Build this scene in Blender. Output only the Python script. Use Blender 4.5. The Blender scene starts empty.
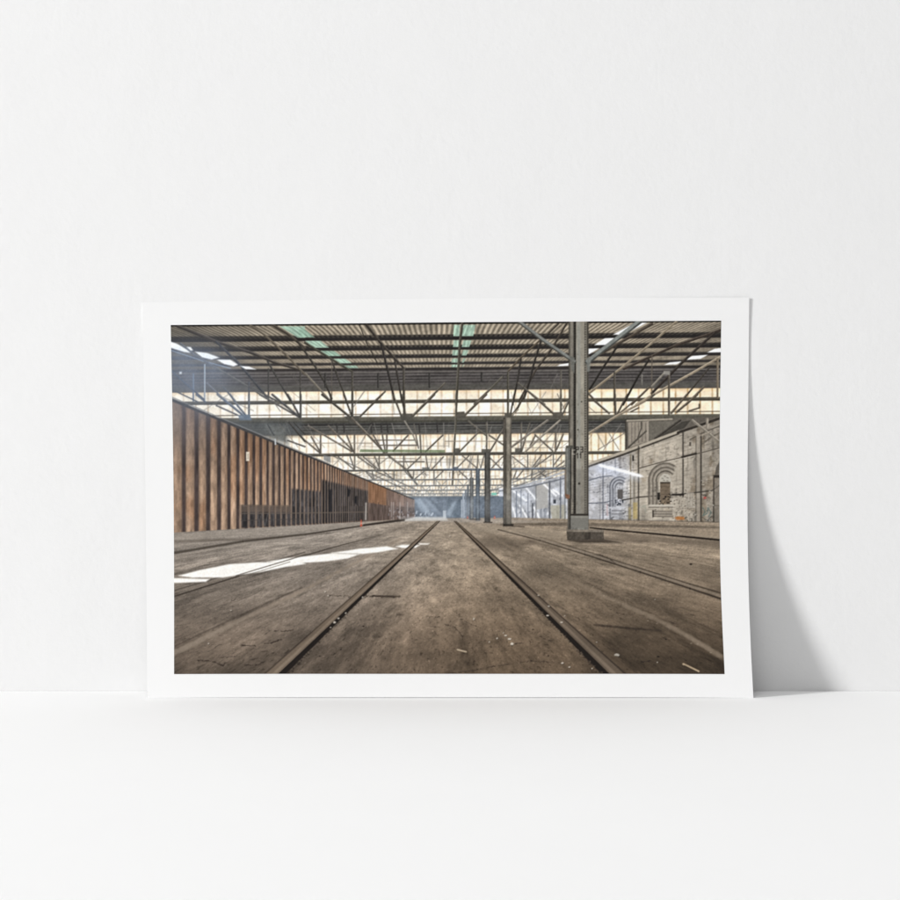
import bpy, math
import numpy as np

# ------------------------------------------------------------------ camera, light, exposure
SC = bpy.context.scene
COL = SC.collection
D = 2.0          # metres from the lens to the wall
CAMZ = 0.241     # lens height above the surface the print stands on

cam_data = bpy.data.cameras.new('camera')
cam_data.sensor_width = 36.0
cam_data.lens = 36.0 * D / 0.9
cam_data.clip_start = 0.01
cam_data.clip_end = 100.0
cam = bpy.data.objects.new('camera', cam_data)
COL.objects.link(cam)
cam.location = (0.0, -D, CAMZ)
cam.rotation_euler = (math.radians(90), 0, 0)
SC.camera = cam

world = bpy.data.worlds.new('World')
SC.world = world
world.use_nodes = True
bg = world.node_tree.nodes['Background']
bg.inputs['Color'].default_value = (1.0, 1.0, 1.0, 1)
bg.inputs['Strength'].default_value = 0.10


def lamp(name, loc, aim, size, power, colour=(1, 1, 1)):
    d = bpy.data.lights.new(name, 'AREA')
    d.shape = 'DISK'
    d.size = size
    d.energy = power
    d.color = colour
    o = bpy.data.objects.new(name, d)
    COL.objects.link(o)
    o.location = loc
    v = np.array(aim, float) - np.array(loc, float)
    v /= np.linalg.norm(v)
    o.rotation_euler = (math.acos(-v[2]), 0, math.atan2(v[1], v[0]) - math.pi / 2)
    return o


# one studio lamp far out on the left, low and a little in front of the wall, and an unseen fill added above the camera to brighten the floor by the print
LD = np.array((-2.2, -1.0, 0.76))
LD = LD / np.linalg.norm(LD) * 16.0
lamp('studio_lamp', (0.3 + LD[0], LD[1], 0.1 + LD[2]), (0.3, 0, 0.1), 2.3, 2600.0, (1.0, 0.998, 0.992))
lamp('added_fill', (-0.5, -2.7, 4.4), (0, -0.3, 0.1), 3.2, 91.0)

SC.view_settings.view_transform = 'Standard'
SC.view_settings.look = 'None'
SC.view_settings.exposure = 0.0
SC.view_settings.gamma = 1.0
SC.render.film_transparent = False
SC.render.filter_size = 1.25


# ------------------------------------------------------------------ materials
def new_mat(name, rough=0.8, spec=0.2):
    m = bpy.data.materials.new(name)
    m.use_nodes = True
    nt = m.node_tree
    b = nt.nodes['Principled BSDF']
    b.inputs['Roughness'].default_value = rough
    b.inputs['Specular IOR Level'].default_value = spec
    return m, nt, b


def plaster(name, base, vary, scale, bump, dist=0.0006, rough=0.85, spec=0.15):
    """painted plaster: faint mottling and a fine roller texture"""
    m, nt, b = new_mat(name, rough, spec)
    N, L = nt.nodes, nt.links
    tc = N.new('ShaderNodeTexCoord')
    n1 = N.new('ShaderNodeTexNoise')
    n1.inputs['Scale'].default_value = scale
    n1.inputs['Detail'].default_value = 5
    n1.inputs['Roughness'].default_value = 0.6
    L.new(tc.outputs['Object'], n1.inputs['Vector'])
    mr = N.new('ShaderNodeMapRange')
    mr.inputs['From Min'].default_value = 0.3
    mr.inputs['From Max'].default_value = 0.7
    mr.inputs['To Min'].default_value = 1 - vary
    mr.inputs['To Max'].default_value = 1 + vary
    L.new(n1.outputs['Fac'], mr.inputs['Value'])
    mx = N.new('ShaderNodeVectorMath')
    mx.operation = 'SCALE'
    mx.inputs[0].default_value = base
    L.new(mr.outputs['Result'], mx.inputs['Scale'])
    L.new(mx.outputs['Vector'], b.inputs['Base Color'])
    n2 = N.new('ShaderNodeTexNoise')
    n2.inputs['Scale'].default_value = 160
    n2.inputs['Detail'].default_value = 4
    n3 = N.new('ShaderNodeTexNoise')
    n3.inputs['Scale'].default_value = 22
    n3.inputs['Detail'].default_value = 6
    L.new(tc.outputs['Object'], n2.inputs['Vector'])
    L.new(tc.outputs['Object'], n3.inputs['Vector'])
    ad = N.new('ShaderNodeMath')
    ad.operation = 'MULTIPLY_ADD'
    ad.inputs[1].default_value = 2.2
    L.new(n3.outputs['Fac'], ad.inputs[0])
    L.new(n2.outputs['Fac'], ad.inputs[2])
    bp = N.new('ShaderNodeBump')
    bp.inputs['Strength'].default_value = bump
    bp.inputs['Distance'].default_value = dist
    L.new(ad.outputs[0], bp.inputs['Height'])
    L.new(bp.outputs['Normal'], b.inputs['Normal'])
    return m


M_WALL = plaster('white_wall_paint', (0.80, 0.80, 0.80), 0.006, 9, 0.35)
M_FLOOR = plaster('white_table_paint', (0.87, 0.87, 0.87), 0.004, 6, 0.10, spec=0.03)

M_PAPER, nt, b = new_mat('white_photo_paper', 0.7, 0.2)
N, L = nt.nodes, nt.links
tc = N.new('ShaderNodeTexCoord')
n = N.new('ShaderNodeTexNoise')
n.inputs['Scale'].default_value = 700
n.inputs['Detail'].default_value = 3
L.new(tc.outputs['Object'], n.inputs['Vector'])
bp = N.new('ShaderNodeBump')
bp.inputs['Strength'].default_value = 0.05
bp.inputs['Distance'].default_value = 0.0002
L.new(n.outputs['Fac'], bp.inputs['Height'])
L.new(bp.outputs['Normal'], b.inputs['Normal'])
b.inputs['Base Color'].default_value = (0.83, 0.83, 0.83, 1)

M_INK, nt, b = new_mat('printed_ink', 0.65, 0.12)
at = nt.nodes.new('ShaderNodeAttribute')
at.attribute_name = 'ink'
nt.links.new(at.outputs['Color'], b.inputs['Base Color'])


# ------------------------------------------------------------------ mesh helper
def mesh_obj(name, verts, quads, mat, parent=None, smooth=True):
    me = bpy.data.meshes.new(name)
    verts = np.asarray(verts, np.float32)
    quads = np.asarray(quads, np.int32)
    me.vertices.add(len(verts))
    me.vertices.foreach_set('co', verts.ravel())
    me.loops.add(quads.size)
    me.loops.foreach_set('vertex_index', quads.ravel())
    me.polygons.add(len(quads))
    me.polygons.foreach_set('loop_start', np.arange(0, quads.size, 4, dtype=np.int32))
    me.update(calc_edges=True)
    me.validate()
    me.polygons.foreach_set('use_smooth', np.full(len(quads), smooth))
    me.materials.append(mat)
    o = bpy.data.objects.new(name, me)
    COL.objects.link(o)
    o.parent = parent
    return o


def grid_quads(nu, nv, off=0, flip=False):
    i, j = np.meshgrid(np.arange(nu - 1), np.arange(nv - 1))
    a = (j * nu + i).ravel() + off
    q = np.stack([a, a + 1, a + nu + 1, a + nu], 1)
    return q[:, ::-1] if flip else q


# ------------------------------------------------------------------ wall and standing surface
def slab(name, x0, x1, y0, y1, z0, z1, mat):
    v = [(x0, y0, z0), (x1, y0, z0), (x1, y1, z0), (x0, y1, z0),
         (x0, y0, z1), (x1, y0, z1), (x1, y1, z1), (x0, y1, z1)]
    q = [(3, 2, 1, 0), (4, 5, 6, 7), (0, 1, 5, 4), (1, 2, 6, 5), (2, 3, 7, 6), (3, 0, 4, 7)]
    o = mesh_obj(name, v, q, mat, smooth=False)
    o['kind'] = 'structure'
    return o


slab('wall', -4.0, 4.0, 0.0, 0.15, -0.1, 4.0, M_WALL)
slab('floor', -4.0, 4.0, -4.0, -0.0004, -0.1, 0.0, M_FLOOR)

# ------------------------------------------------------------------ the sheet of paper: outline, lean and curl
# outline of the sheet as millimetres on the wall (x right, y down, origin 450 left / 450 above the lens axis)
def edge(pts):
    p = np.array(pts, float)
    def f(t):
        # smooth (catmull-like) interpolation through the measured points
        m = np.gradient(p[:, 1], p[:, 0])
        t = np.clip(np.asarray(t, float), p[0, 0], p[-1, 0])
        k = np.clip(np.searchsorted(p[:, 0], t) - 1, 0, len(p) - 2)
        h = p[k + 1, 0] - p[k, 0]
        s = (t - p[k, 0]) / h
        return ((2*s**3 - 3*s**2 + 1) * p[k, 1] + (s**3 - 2*s**2 + s) * h * m[k]
                + (-2*s**3 + 3*s**2) * p[k + 1, 1] + (s**3 - s**2) * h * m[k + 1])
    return f


S_L = edge([(303, 142.4), (410, 144.2), (513, 145.7), (610, 146.7), (698.4, 147.3)])
S_R = edge([(298, 749.3), (410, 748.2), (480, 747.5), (540, 747.7), (600, 749.0), (650, 750.9), (698.4, 753.4)])
S_T = edge([(142, 302.7), (305, 300.2), (450, 298.8), (600, 298.1), (750, 297.8)])
S_B = 698.3
P_L = edge([(325, 170.7), (405, 172.3), (475, 173.4), (590, 174.1), (675, 174.1)])
P_R = edge([(320, 721.2), (418, 719.8), (525, 719.6), (590, 720.8), (613, 721.7), (675, 724.6)])
P_T = edge([(170, 325.4), (305, 324.2), (445, 322.7), (585, 321.8), (722, 321.0)])
P_B = 674.6
G_TOP, G_BOT = 0.0008, 0.0562


def gap(px, py):
    """distance of the sheet from the wall: top edge rests on it, foot stands clear, right side curls more"""
    h = np.clip((S_B - py) / (S_B - S_T(px)), 0, 1)
    u = np.clip((px - 142) / 610, 0, 1)
    p = 1.5 + 1.2 * u
    lip = 0.0010 * np.clip((u - 0.7) / 0.3, 0, 1) ** 2 * np.clip((h - 0.82) / 0.18, 0, 1) ** 1.5     # the top right corner lifts a little
    return G_TOP + (G_BOT - G_TOP) * (1 - h) ** p + lip


def place(px, py, lift=0.0):
    g = gap(px, py)
    s = (D - g) / D
    return np.stack([(px - 450) * s / 1000, -g - lift, CAMZ + (450 - py) * s / 1000], -1)


def sheet_points(nu, nv, fl, fr, ft, yb):
    u, v = np.meshgrid(np.linspace(0, 1, nu), np.linspace(0, 1, nv))      # v = 0 at the foot
    xt = 0.5 * (fl(330) + fr(330)) + (u - 0.5) * (fr(330) - fl(330))
    y = yb + (ft(xt) - yb) * v
    x = fl(y) + (fr(y) - fl(y)) * u
    return x, y


root = bpy.data.objects.new('photo_print', None)
COL.objects.link(root)
root.location = (0, -G_BOT, 0)
root['label'] = 'unframed photo print of an empty rail shed, white border, leaning against the white wall'
root['category'] = 'photo print'

base = np.array((0, -G_BOT, 0))
nu, nv = 110, 76
px, py = sheet_points(nu, nv, S_L, S_R, S_T, S_B)
front = place(px, py).reshape(-1, 3) - base
zmin = front[:, 2].min()
front[:, 2] -= zmin


def bow(x, y):
    """the foot bows up by under a millimetre between the corners that carry the sheet"""
    k_ = np.clip(1 - (S_B - y) / 400, 0, 1)
    return (0.0005 * (1 - np.clip(np.abs(x - 450) / 303, 0, 1) ** 6) * k_ * k_).reshape(-1)


front[:, 2] += bow(px, py)
back = front + np.array((0, 0.0006, 0))
F2, B2 = front.reshape(nv, nu, 3), back.reshape(nv, nu, 3)
V, Q, k0 = [front, back], [grid_quads(nu, nv), grid_quads(nu, nv, nu * nv, True)], 2 * nu * nv
for fa, ba in ((F2[0], B2[0]), (B2[-1], F2[-1]), (B2[:, 0], F2[:, 0]), (F2[:, -1], B2[:, -1])):      # the four cut edges
    n_ = len(fa)
    V += [ba, fa]
    i = np.arange(n_ - 1) + k0
    Q.append(np.stack([i, i + 1, i + 1 + n_, i + n_], 1))
    k0 += 2 * n_
mesh_obj('paper_sheet', np.concatenate(V), np.concatenate(Q), M_PAPER, root)

# ------------------------------------------------------------------ the printed picture, drawn in code
S = 2.5                                  # drawing pixels per millimetre
X0, Y0, X1, Y1 = 164.0, 314.0, 732.0, 682.0
W, H = int((X1 - X0) * S), int((Y1 - Y0) * S)
gx, gy = np.meshgrid((np.arange(W) + 0.5) / S + X0, (np.arange(H) + 0.5) / S + Y0)
gx = gx.astype(np.float32)
gy = gy.astype(np.float32)
IM = np.zeros((H, W, 3), np.float32)


def R(x, y):
    """straightens the slight roll of the picture"""
    k = np.clip((620 - y) / 150.0, 0, 1)
    return x, y + (x - 443) * 0.0085 * k


def hash2(ix, iy, seed):
    h = (ix.astype(np.int64) * 374761393 + iy.astype(np.int64) * 668265263 + seed * 1274126177) & 0xffffffff
    h = ((h ^ (h >> 13)) * 1274126177) & 0xffffffff
    h = (h ^ (h >> 16)) & 0xffffff
    return (h / float(0xffffff)).astype(np.float32)


def noise(x, y, seed=0):
    ix, iy = np.floor(x), np.floor(y)
    fx, fy = (x - ix), (y - iy)
    fx = fx * fx * (3 - 2 * fx)
    fy = fy * fy * (3 - 2 * fy)
    a, b_ = hash2(ix, iy, seed), hash2(ix + 1, iy, seed)
    c, d = hash2(ix, iy + 1, seed), hash2(ix + 1, iy + 1, seed)
    return ((a * (1 - fx) + b_ * fx) * (1 - fy) + (c * (1 - fx) + d * fx) * fy) * 2 - 1


def fbm(x, y, octs=4, seed=0, gain=0.55):
    s, a, f = 0, 1.0, 1.0
    for o in range(octs):
        s = s + a * noise(x * f + 17.3 * o, y * f - 9.1 * o, seed + o)
        a *= gain
        f *= 2.07
    return s


def sm(a, b_, x):
    t_ = np.clip((x - a) / (b_ - a), 0, 1)
    return t_ * t_ * (3 - 2 * t_)


def C(c):
    return np.array(c, np.float32) / 255.0


def box(xa, ya, xb, yb, pad=2.0):
    a = max(int((xa - pad - X0) * S), 0)
    b_ = min(int((xb + pad - X0) * S) + 1, W)
    c = max(int((ya - pad - Y0) * S), 0)
    d = min(int((yb + pad - Y0) * S) + 1, H)
    return (slice(c, max(d, c)), slice(a, max(b_, a)))


def blend(sl, cov, col):
    IM[sl] += (C(col) - IM[sl]) * cov[..., None]


def line(x0, y0, x1, y1, w=1.5, col=(60, 56, 50), al=1.0, w2=None, soft=0.6, raw=False):
    if not raw:
        x0, y0 = R(x0, y0)
        x1, y1 = R(x1, y1)
    w2 = w if w2 is None else w2
    m = max(w, w2) / 2 + soft
    sl = box(min(x0, x1), min(y0, y1), max(x0, x1), max(y0, y1), m + 1)
    X, Y = gx[sl], gy[sl]
    if X.size == 0:
        return
    dx, dy = x1 - x0, y1 - y0
    l2 = dx * dx + dy * dy + 1e-9
    t_ = np.clip(((X - x0) * dx + (Y - y0) * dy) / l2, 0, 1)
    d = np.hypot(X - x0 - t_ * dx, Y - y0 - t_ * dy)
    ww = (w + (w2 - w) * t_) / 2
    blend(sl, np.clip((ww - d) / soft + 0.5, 0, 1) * np.clip(ww * 2 / 0.7, 0.3, 1) * al, col)


def pl(pts, w=1.5, col=(60, 56, 50), al=1.0, w2=None, **k):
    w2 = w if w2 is None else w2
    n_ = len(pts) - 1
    for q_ in range(n_):
        line(*pts[q_], *pts[q_ + 1], w + (w2 - w) * q_ / n_, col, al, w + (w2 - w) * (q_ + 1) / n_, **k)


def cover(pts, soft=0.6, raw=False):
    p = [tuple(v) if raw else R(*v) for v in pts]
    xs, ys = [v[0] for v in p], [v[1] for v in p]
    sl = box(min(xs), min(ys), max(xs), max(ys), soft + 1)
    X, Y = gx[sl], gy[sl]
    ins = np.zeros(X.shape, bool)
    dm = np.full(X.shape, 1e9, np.float32)
    for q_ in range(len(p)):
        (xa, ya), (xb, yb) = p[q_], p[(q_ + 1) % len(p)]
        if ya != yb:
            ins ^= ((ya > Y) != (yb > Y)) & (X < (xb - xa) * (Y - ya) / (yb - ya) + xa)
        dx, dy = xb - xa, yb - ya
        t_ = np.clip(((X - xa) * dx + (Y - ya) * dy) / (dx * dx + dy * dy + 1e-9), 0, 1)
        dm = np.minimum(dm, np.hypot(X - xa - t_ * dx, Y - ya - t_ * dy))
    return sl, np.clip(np.where(ins, dm, -dm) / soft + 0.5, 0, 1)


def poly(pts, col, al=1.0, soft=0.6, raw=False):
    sl, cv = cover(pts, soft, raw)
    blend(sl, cv * al, col)


def rect(xa, ya, xb, yb, col, al=1.0, soft=0.6, raw=False):
    poly([(xa, ya), (xb, ya), (xb, yb), (xa, yb)], col, al, soft, raw)


def hbar(xa, xb, ya, yb, col, al=1.0, soft=0.6):
    rect(xa, ya, xb, yb, col, al, soft, True)


OR = {1: (165, 315), 2: (305, 315), 3: (445, 315), 4: (585, 315), 5: (165, 395), 6: (305, 395), 7: (445, 395), 8: (585, 395),
      11: (165, 475), 12: (305, 475), 13: (445, 475), 14: (585, 475), 15: (165, 590), 16: (305, 590), 17: (445, 590), 18: (585, 590)}
Z = 6.43


def tp(k, pts):
    ox, oy = OR[k]
    return [(ox + x / Z, oy + y / Z) for x, y in pts]


def tl(k, pts, w=1.5, col=(60, 56, 50), al=1.0, w2=None, **kw):
    P_ = tp(k, pts)
    pl(P_, w * (.94 if k <= 8 else 1), col, al, w2, **kw)
    if k <= 8 and w > 1.25:                  # lit flange along one side of each steel angle
        (xa, ya), (xb, yb) = P_[0], P_[-1]
        h_ = math.hypot(xb - xa, yb - ya) + 1e-6
        ox, oy = (yb - ya) / h_ * w * .3, -(xb - xa) / h_ * w * .3
        if oy > 0:
            ox, oy = -ox, -oy
        pl([(x + ox, y + oy) for x, y in P_], w * .34, tuple(min(255, v * 1.4 + 18) for v in col), .65)


def tq(k, pts, col, al=1.0, soft=0.6):
    poly(tp(k, pts), col, al, soft)


VX, VY = 447.0, 513.5          # vanishing point of the tracks
rng = np.random.default_rng(5)

# --- roof sheeting between purlins
a_ = (gx - 443) / np.maximum(431 - gy, 4)
cor = np.sin(a_ * 2 * np.pi / 0.052 + 0.5 * noise(gx / 30, gy / 5, 3))
roof = C((148, 137, 120)) * (1 + 0.24 * cor[..., None] * np.clip(1.25 - (gy - 325) / 60, 0.2, 1)[..., None])
roof = roof * (1 + 0.10 * fbm(a_ * 9, gy / 7, 3, 11)[..., None])
dim = 0.62 + 0.38 * sm(165, 300, gx) - 0.12 * sm(640, 720, gx)
roof = roof * dim[..., None]
IM[:] = roof
for (ya, yb, top) in ((322.0, 324.6, 25), (334.6, 340.4, 46), (345.0, 350.2, 46), (354.2, 358.2, 52), (361.9, 364.9, 58)):
    cv = np.clip((gy - ya) / 1.2 + 0.4, 0, 1) * np.clip((yb - gy) / 0.8 + 0.5, 0, 1)
    scal = 0.80 + 0.2 * np.clip(cor * 1.5, -1, 1) * (gy < (ya + yb) / 2)
    IM += (C((top, top - 3, top - 4)) * np.ones(3, np.float32) - IM) * (cv * np.where(gy < (ya + yb) / 2 - 0.4, scal, 1))[..., None]
    if top > 30:
        hbar(166, 730, yb, yb + 0.9, (132, 121, 106), 0.35)

# green and white roof lights
G1, G2 = (166, 196, 177), (152, 184, 164)
tq(1, [(738, 75), (900, 75), (900, 148), (855, 148)], G1, .95)
tq(2, [(0, 95), (20, 112), (62, 146), (-40, 146), (-40, 95)], G2, .95)
tq(2, [(0, 168), (100, 168), (155, 212), (58, 212)], G1, .95)
tq(2, [(100, 232), (188, 234), (235, 266), (152, 266)], G2, .95)
tq(2, [(185, 284), (258, 284), (302, 312), (225, 312)], G1, .95)
tq(2, [(255, 328), (328, 328), (348, 346), (280, 346)], G2, .9)
for (ya, yb, xs) in ((66, 138, (58, 196)), (165, 208, (55, 170)), (228, 262, (50, 152)), (282, 308, (46, 134)), (322, 340, (44, 124))):
    tq(3, [(xs[0], ya), (96, ya), (92, yb), (xs[0] - 4, yb)], G1, .92)
    tq(3, [(118, ya), (xs[1], ya), (xs[1] - 14, yb), (108, yb)], G1, .92)
WH = (228, 229, 230)
for q_ in ([(322, 52), (398, 52), (250, 130), (180, 128)], [(128, 152), (195, 150), (132, 194), (58, 196)],
           [(10, 220), (90, 216), (30, 252), (10, 256)], [(832, 220), (880, 214), (880, 241), (785, 243)],
           [(690, 266), (790, 258), (742, 284), (640, 291)], [(545, 307), (626, 300), (588, 319), (508, 322)]):
    tq(4, q_, WH)
tq(3, [(740, 320), (795, 312), (795, 328), (720, 332)], WH)
gmask = (IM[..., 1] > IM[..., 0] + 0.06) & (gy < 372)
IM[gmask] *= (0.95 + 0.13 * noise(a_ * 95, gy / 3, 21) + .08 * cor)[gmask][:, None]

# --- grey boarded gable above the windows
cv = np.clip((gy - 367.6) / 1.0 + .5, 0, 1) * np.clip((392 - gy) + .5, 0, 1)
g = 80 + 15 * np.sin(gy * 2.05) * np.clip((386 - gy) / 6, 0, 1) + 10 * fbm(gx / 22, gy / 1.6, 3, 31) + 12 * sm(382, 390, gy)
gab = np.stack([g * 1.02, g * 0.97, g * 0.95], -1) / 255
IM += (gab - IM) * cv[..., None]
hbar(166, 730, 368.2, 370.0, (46, 42, 40), .9)
hbar(166, 730, 371.6, 372.6, (132, 126, 118), .45)
hbar(166, 730, 376.5, 377.4, (48, 46, 46), .5)
hbar(166, 730, 384.5, 390.6, (90, 90, 82), .45, 2)

# --- translucent window bands, receding
def panel(ya, yb, step, seed, warm):
    cv_ = np.clip((gy - ya) / .7 + .5, 0, 1) * np.clip((yb - gy) / .7 + .5, 0, 1)
    ph = (gx - 306.5) / step
    fr = np.abs(ph - np.round(ph)) * step
    cell = hash2(np.round(ph - .5).astype(np.int64), np.zeros_like(ph, dtype=np.int64), seed)
    c = C((238, 234, 226)) + (cell[..., None] - .5) * C((14, 16, 20))
    n_ = fbm(gx / 9, gy / 6, 3, seed + 5)
    c = c + n_[..., None] * C((8, 10, 14)) - (sm(400, 680, gx) * .8 + .2)[..., None] * C((2, 8, 20))
    edge_ = np.clip((gy - ya) / 4, 0, 1)
    c = c - ((1 - edge_) * warm)[..., None] * C((4, 19, 40))
    wr = sm(430, 720, gx) * .45 + .75
    rib = np.clip(1.15 - fr / (0.62 * step ** .25), 0, 1) * (0.55 + 0.35 * noise(gx / 5, gy / 4, seed + 9)) * wr
    c = c - rib[..., None] * C((62, 84, 108))
    IM[:] = IM + (c - IM) * cv_[..., None]


hbar(166, 730, 391, 503, (92, 90, 84))
panel(390.8, 417.0, 12.3, 41, 1.0)
panel(434.6, 453.0, 7.3, 51, .8)
panel(455.6, 469.6, 5.2, 61, .4)
panel(471.0, 479.4, 4.1, 71, .3)
panel(480.6, 485.6, 3.4, 81, .2)
panel(486.6, 490.4, 3.0, 91, .2)
panel(491.2, 494.0, 2.6, 92, .1)
panel(494.6, 496.8, 2.3, 93, .1)

# second gable, between the first and second row of windows
cv = np.clip((gy - 421.6) + .5, 0, 1) * np.clip((434.6 - gy) / .8 + .5, 0, 1)
g = 84 + 16 * np.sin(gy * 2.6) * (gy < 430) + 10 * fbm(gx / 16, gy / 1.4, 3, 33) + 10 * sm(429, 434, gy)
IM += (np.stack([g, g * .99, g * .955], -1) / 255 - IM) * (cv * .97)[..., None]
hbar(166, 730, 423.2, 425.2, (52, 50, 49), .75)
hbar(166, 730, 434.0, 435.2, (150, 128, 104), .35)

# --- truss steel
DK, MD, LT = (58, 54, 49), (84, 79, 71), (126, 115, 99)
# chords
def chord(ya, yb, col, xa=166, xb=730):
    hbar(xa, xb, ya, yb, col)
    hbar(xa, xb, yb - (yb - ya) * .3, yb, tuple(int(v * .72) for v in col), .8)
    hbar(xa, xb, ya, ya + (yb - ya) * .25, tuple(min(255, int(v * 1.2)) for v in col), .6)


chord(399.8, 403.2, (92, 88, 79))
hbar(166, 730, 413.6, 414.6, (94, 86, 76), .85)
chord(416.6, 422.2, (98, 95, 86))
# tile 1
tl(1, [(85, 75), (330, 175), (560, 248), (700, 308), (860, 355)], 3.8, (58, 53, 49), w2=1.6)
tl(1, [(545, 65), (640, 130), (760, 240), (900, 385)], 2.0, (88, 80, 69))
tl(1, [(100, 185), (180, 250), (300, 325), (480, 430), (545, 470), (655, 540)], 2.0, (84, 82, 78), w2=1.6)
tl(1, [(330, 175), (480, 320), (655, 530)], 2.4, (56, 56, 58))
tl(1, [(660, 300), (740, 440), (805, 552)], 1.9, (60, 58, 56))
tl(1, [(690, 65), (790, 125), (870, 190), (900, 215)], 2.8, (66, 60, 53))
tl(1, [(850, 170), (900, 240)], 2, DK)
for x, ya, c in ((255, 320, (150, 160, 172)), (182, 380, (100, 112, 128)), (540, 430, (72, 74, 78)), (665, 350, (64, 62, 60)), (870, 360, (66, 63, 60))):
    tl(1, [(x, ya), (x, 555)], 1.6, c)
tl(1, [(40, 360), (250, 545)], 1.6, (62, 68, 78))
tl(1, [(40, 480), (210, 560)], 1.2, (70, 76, 86))
tl(1, [(270, 440), (390, 555)], 1.6, (104, 106, 112))
tl(1, [(375, 465), (455, 560)], 1.7, (80, 82, 86))
tl(1, [(540, 460), (720, 555)], 1.6, (78, 76, 74))
# tile 2
tl(2, [(350, 65), (395, 180), (470, 320)], 1.1, (56, 52, 47))
tl(2, [(395, 65), (480, 175), (580, 285), (640, 350)], 3.0, (56, 51, 46), w2=1.8)
tl(2, [(490, 190), (535, 370), (575, 548)], 2.3, (46, 43, 41))
tl(2, [(575, 280), (622, 552)], 1.9, (54, 50, 47))
tl(2, [(0, 180), (170, 285), (300, 365)], 2.2, (64, 62, 54))
tl(2, [(0, 238), (60, 325), (130, 440), (172, 540)], 2.1, (56, 53, 49))
tl(2, [(170, 290), (265, 548)], 1.7, (58, 55, 51))
tl(2, [(0, 375), (160, 552)], 2.0, (104, 98, 88))
tl(2, [(305, 365), (305, 579)], 2.2, (72, 68, 62))
tl(2, [(635, 350), (635, 579)], 2.5, (70, 66, 60))
for x in (130, 470, 800):
    tl(2, [(x, 380), (x, 465)], 2.0, (54, 52, 50))
tl(2, [(172, 290), (172, 560)], .9, (96, 90, 82))
tl(2, [(515, 495), (455, 550)], 1.7, MD)
tl(2, [(900, 440), (790, 550)], 2.0, MD)
# tile 3
tl(3, [(112, 50), (97, 170), (82, 400), (72, 579)], 2.6, (74, 70, 62))
tl(3, [(236, 375), (236, 425)], 2.2, (52, 50, 48))
tl(3, [(405, 370), (405, 579)], 2.1, (74, 70, 62))
tl(3, [(745, 358), (745, 579)], 1.8, (86, 82, 75))
tl(3, [(785, 50), (690, 215), (580, 362), (475, 560)], 2.1, (62, 56, 50))
tl(3, [(618, 165), (570, 320), (540, 440), (508, 540)], 2.1, (46, 43, 40))
tl(3, [(730, 58), (668, 118)], 1.6, (62, 56, 50))
tl(3, [(490, 270), (470, 400), (435, 579)], 1.9, (50, 47, 44))
tl(3, [(605, 170), (500, 265), (410, 360)], 2.0, (78, 69, 58))
tl(3, [(190, 575), (290, 480), (370, 400)], 2.2, (84, 80, 72))
tl(3, [(470, 440), (530, 490), (640, 578)], 2.2, (82, 78, 71))
# tile 4
tl(4, [(430, 60), (250, 165), (120, 240), (20, 290)], 2.8, (72, 64, 56))
tl(4, [(590, 42), (420, 190), (250, 330), (20, 510)], 2.4, (124, 113, 96))
tl(4, [(210, 200), (110, 350), (30, 480)], 2.1, (42, 39, 36))
tl(4, [(410, 290), (340, 400), (245, 579)], 2.1, (42, 39, 36))
tl(4, [(880, 96), (780, 132), (600, 192), (400, 280), (250, 350)], 3.2, (60, 52, 46), w2=2.0)
tl(4, [(835, 118), (740, 200), (620, 312), (430, 505)], 2.7, (52, 46, 42))
tl(4, [(870, 272), (700, 370), (430, 520), (330, 578)], 2.5, (138, 126, 108))
tl(4, [(430, 260), (430, 525)], 1.2, (96, 88, 78))
tl(4, [(852, 285), (852, 535)], 2.1, (112, 100, 84))
tl(4, [(800, 340), (640, 535)], 1.7, (62, 57, 52))
tl(4, [(765, 465), (650, 579)], 2.2, (92, 84, 74))
tl(4, [(190, 375), (190, 579)], 2.1, (76, 71, 64))
tl(4, [(540, 385), (540, 579)], 2.1, (82, 76, 68))
tl(4, [(365, 388), (365, 450)], 1.6, (104, 100, 94))
tl(4, [(515, 370), (430, 462)], 2.0, (120, 114, 104))
tl(4, [(410, 470), (300, 579)], 2.0, (88, 79, 68))
tl(4, [(20, 505), (90, 579)], 2.0, (80, 74, 66))
tq(4, [(505, 362), (545, 362), (545, 388), (505, 385)], (150, 146, 138), .8)
# tile 5 / first lower panel
tl(5, [(340, 0), (530, 155)], 2.5, (98, 106, 118))
tl(5, [(420, 0), (470, 75), (535, 150)], 2.0, (92, 98, 108))
tl(5, [(200, 0), (262, 48)], 1.6, (84, 92, 104))
tl(5, [(330, 70), (475, 135)], 1.6, (98, 98, 100))
tl(5, [(540, 0), (540, 155)], 2.0, (86, 90, 96))
tl(5, [(610, 0), (850, 138)], 1.9, (88, 86, 84))
tl(5, [(690, 0), (865, 145)], 2.4, (76, 76, 76))
tl(5, [(790, 0), (870, 145)], 2.1, (72, 71, 70))
tl(5, [(872, 0), (872, 155)], 2.1, (70, 69, 67))
tq(5, [(470, 132), (545, 128), (560, 165), (480, 165)], (108, 122, 138), .9)
tq(5, [(380, 172), (790, 178), (880, 178), (880, 262), (790, 266), (790, 320), (560, 250)], (90, 93, 94), .85, 6)
tq(5, [(640, 190), (780, 200), (770, 300), (690, 280)], (120, 122, 118), .5, 3)
tl(5, [(660, 190), (700, 260)], 1.5, (70, 72, 74))
tl(5, [(800, 180), (900, 300)], 2.2, (66, 64, 62))
tl(5, [(830, 180), (900, 255)], 1.6, (66, 64, 62))
tl(5, [(790, 295), (900, 335)], 1.6, (84, 82, 80))
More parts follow.
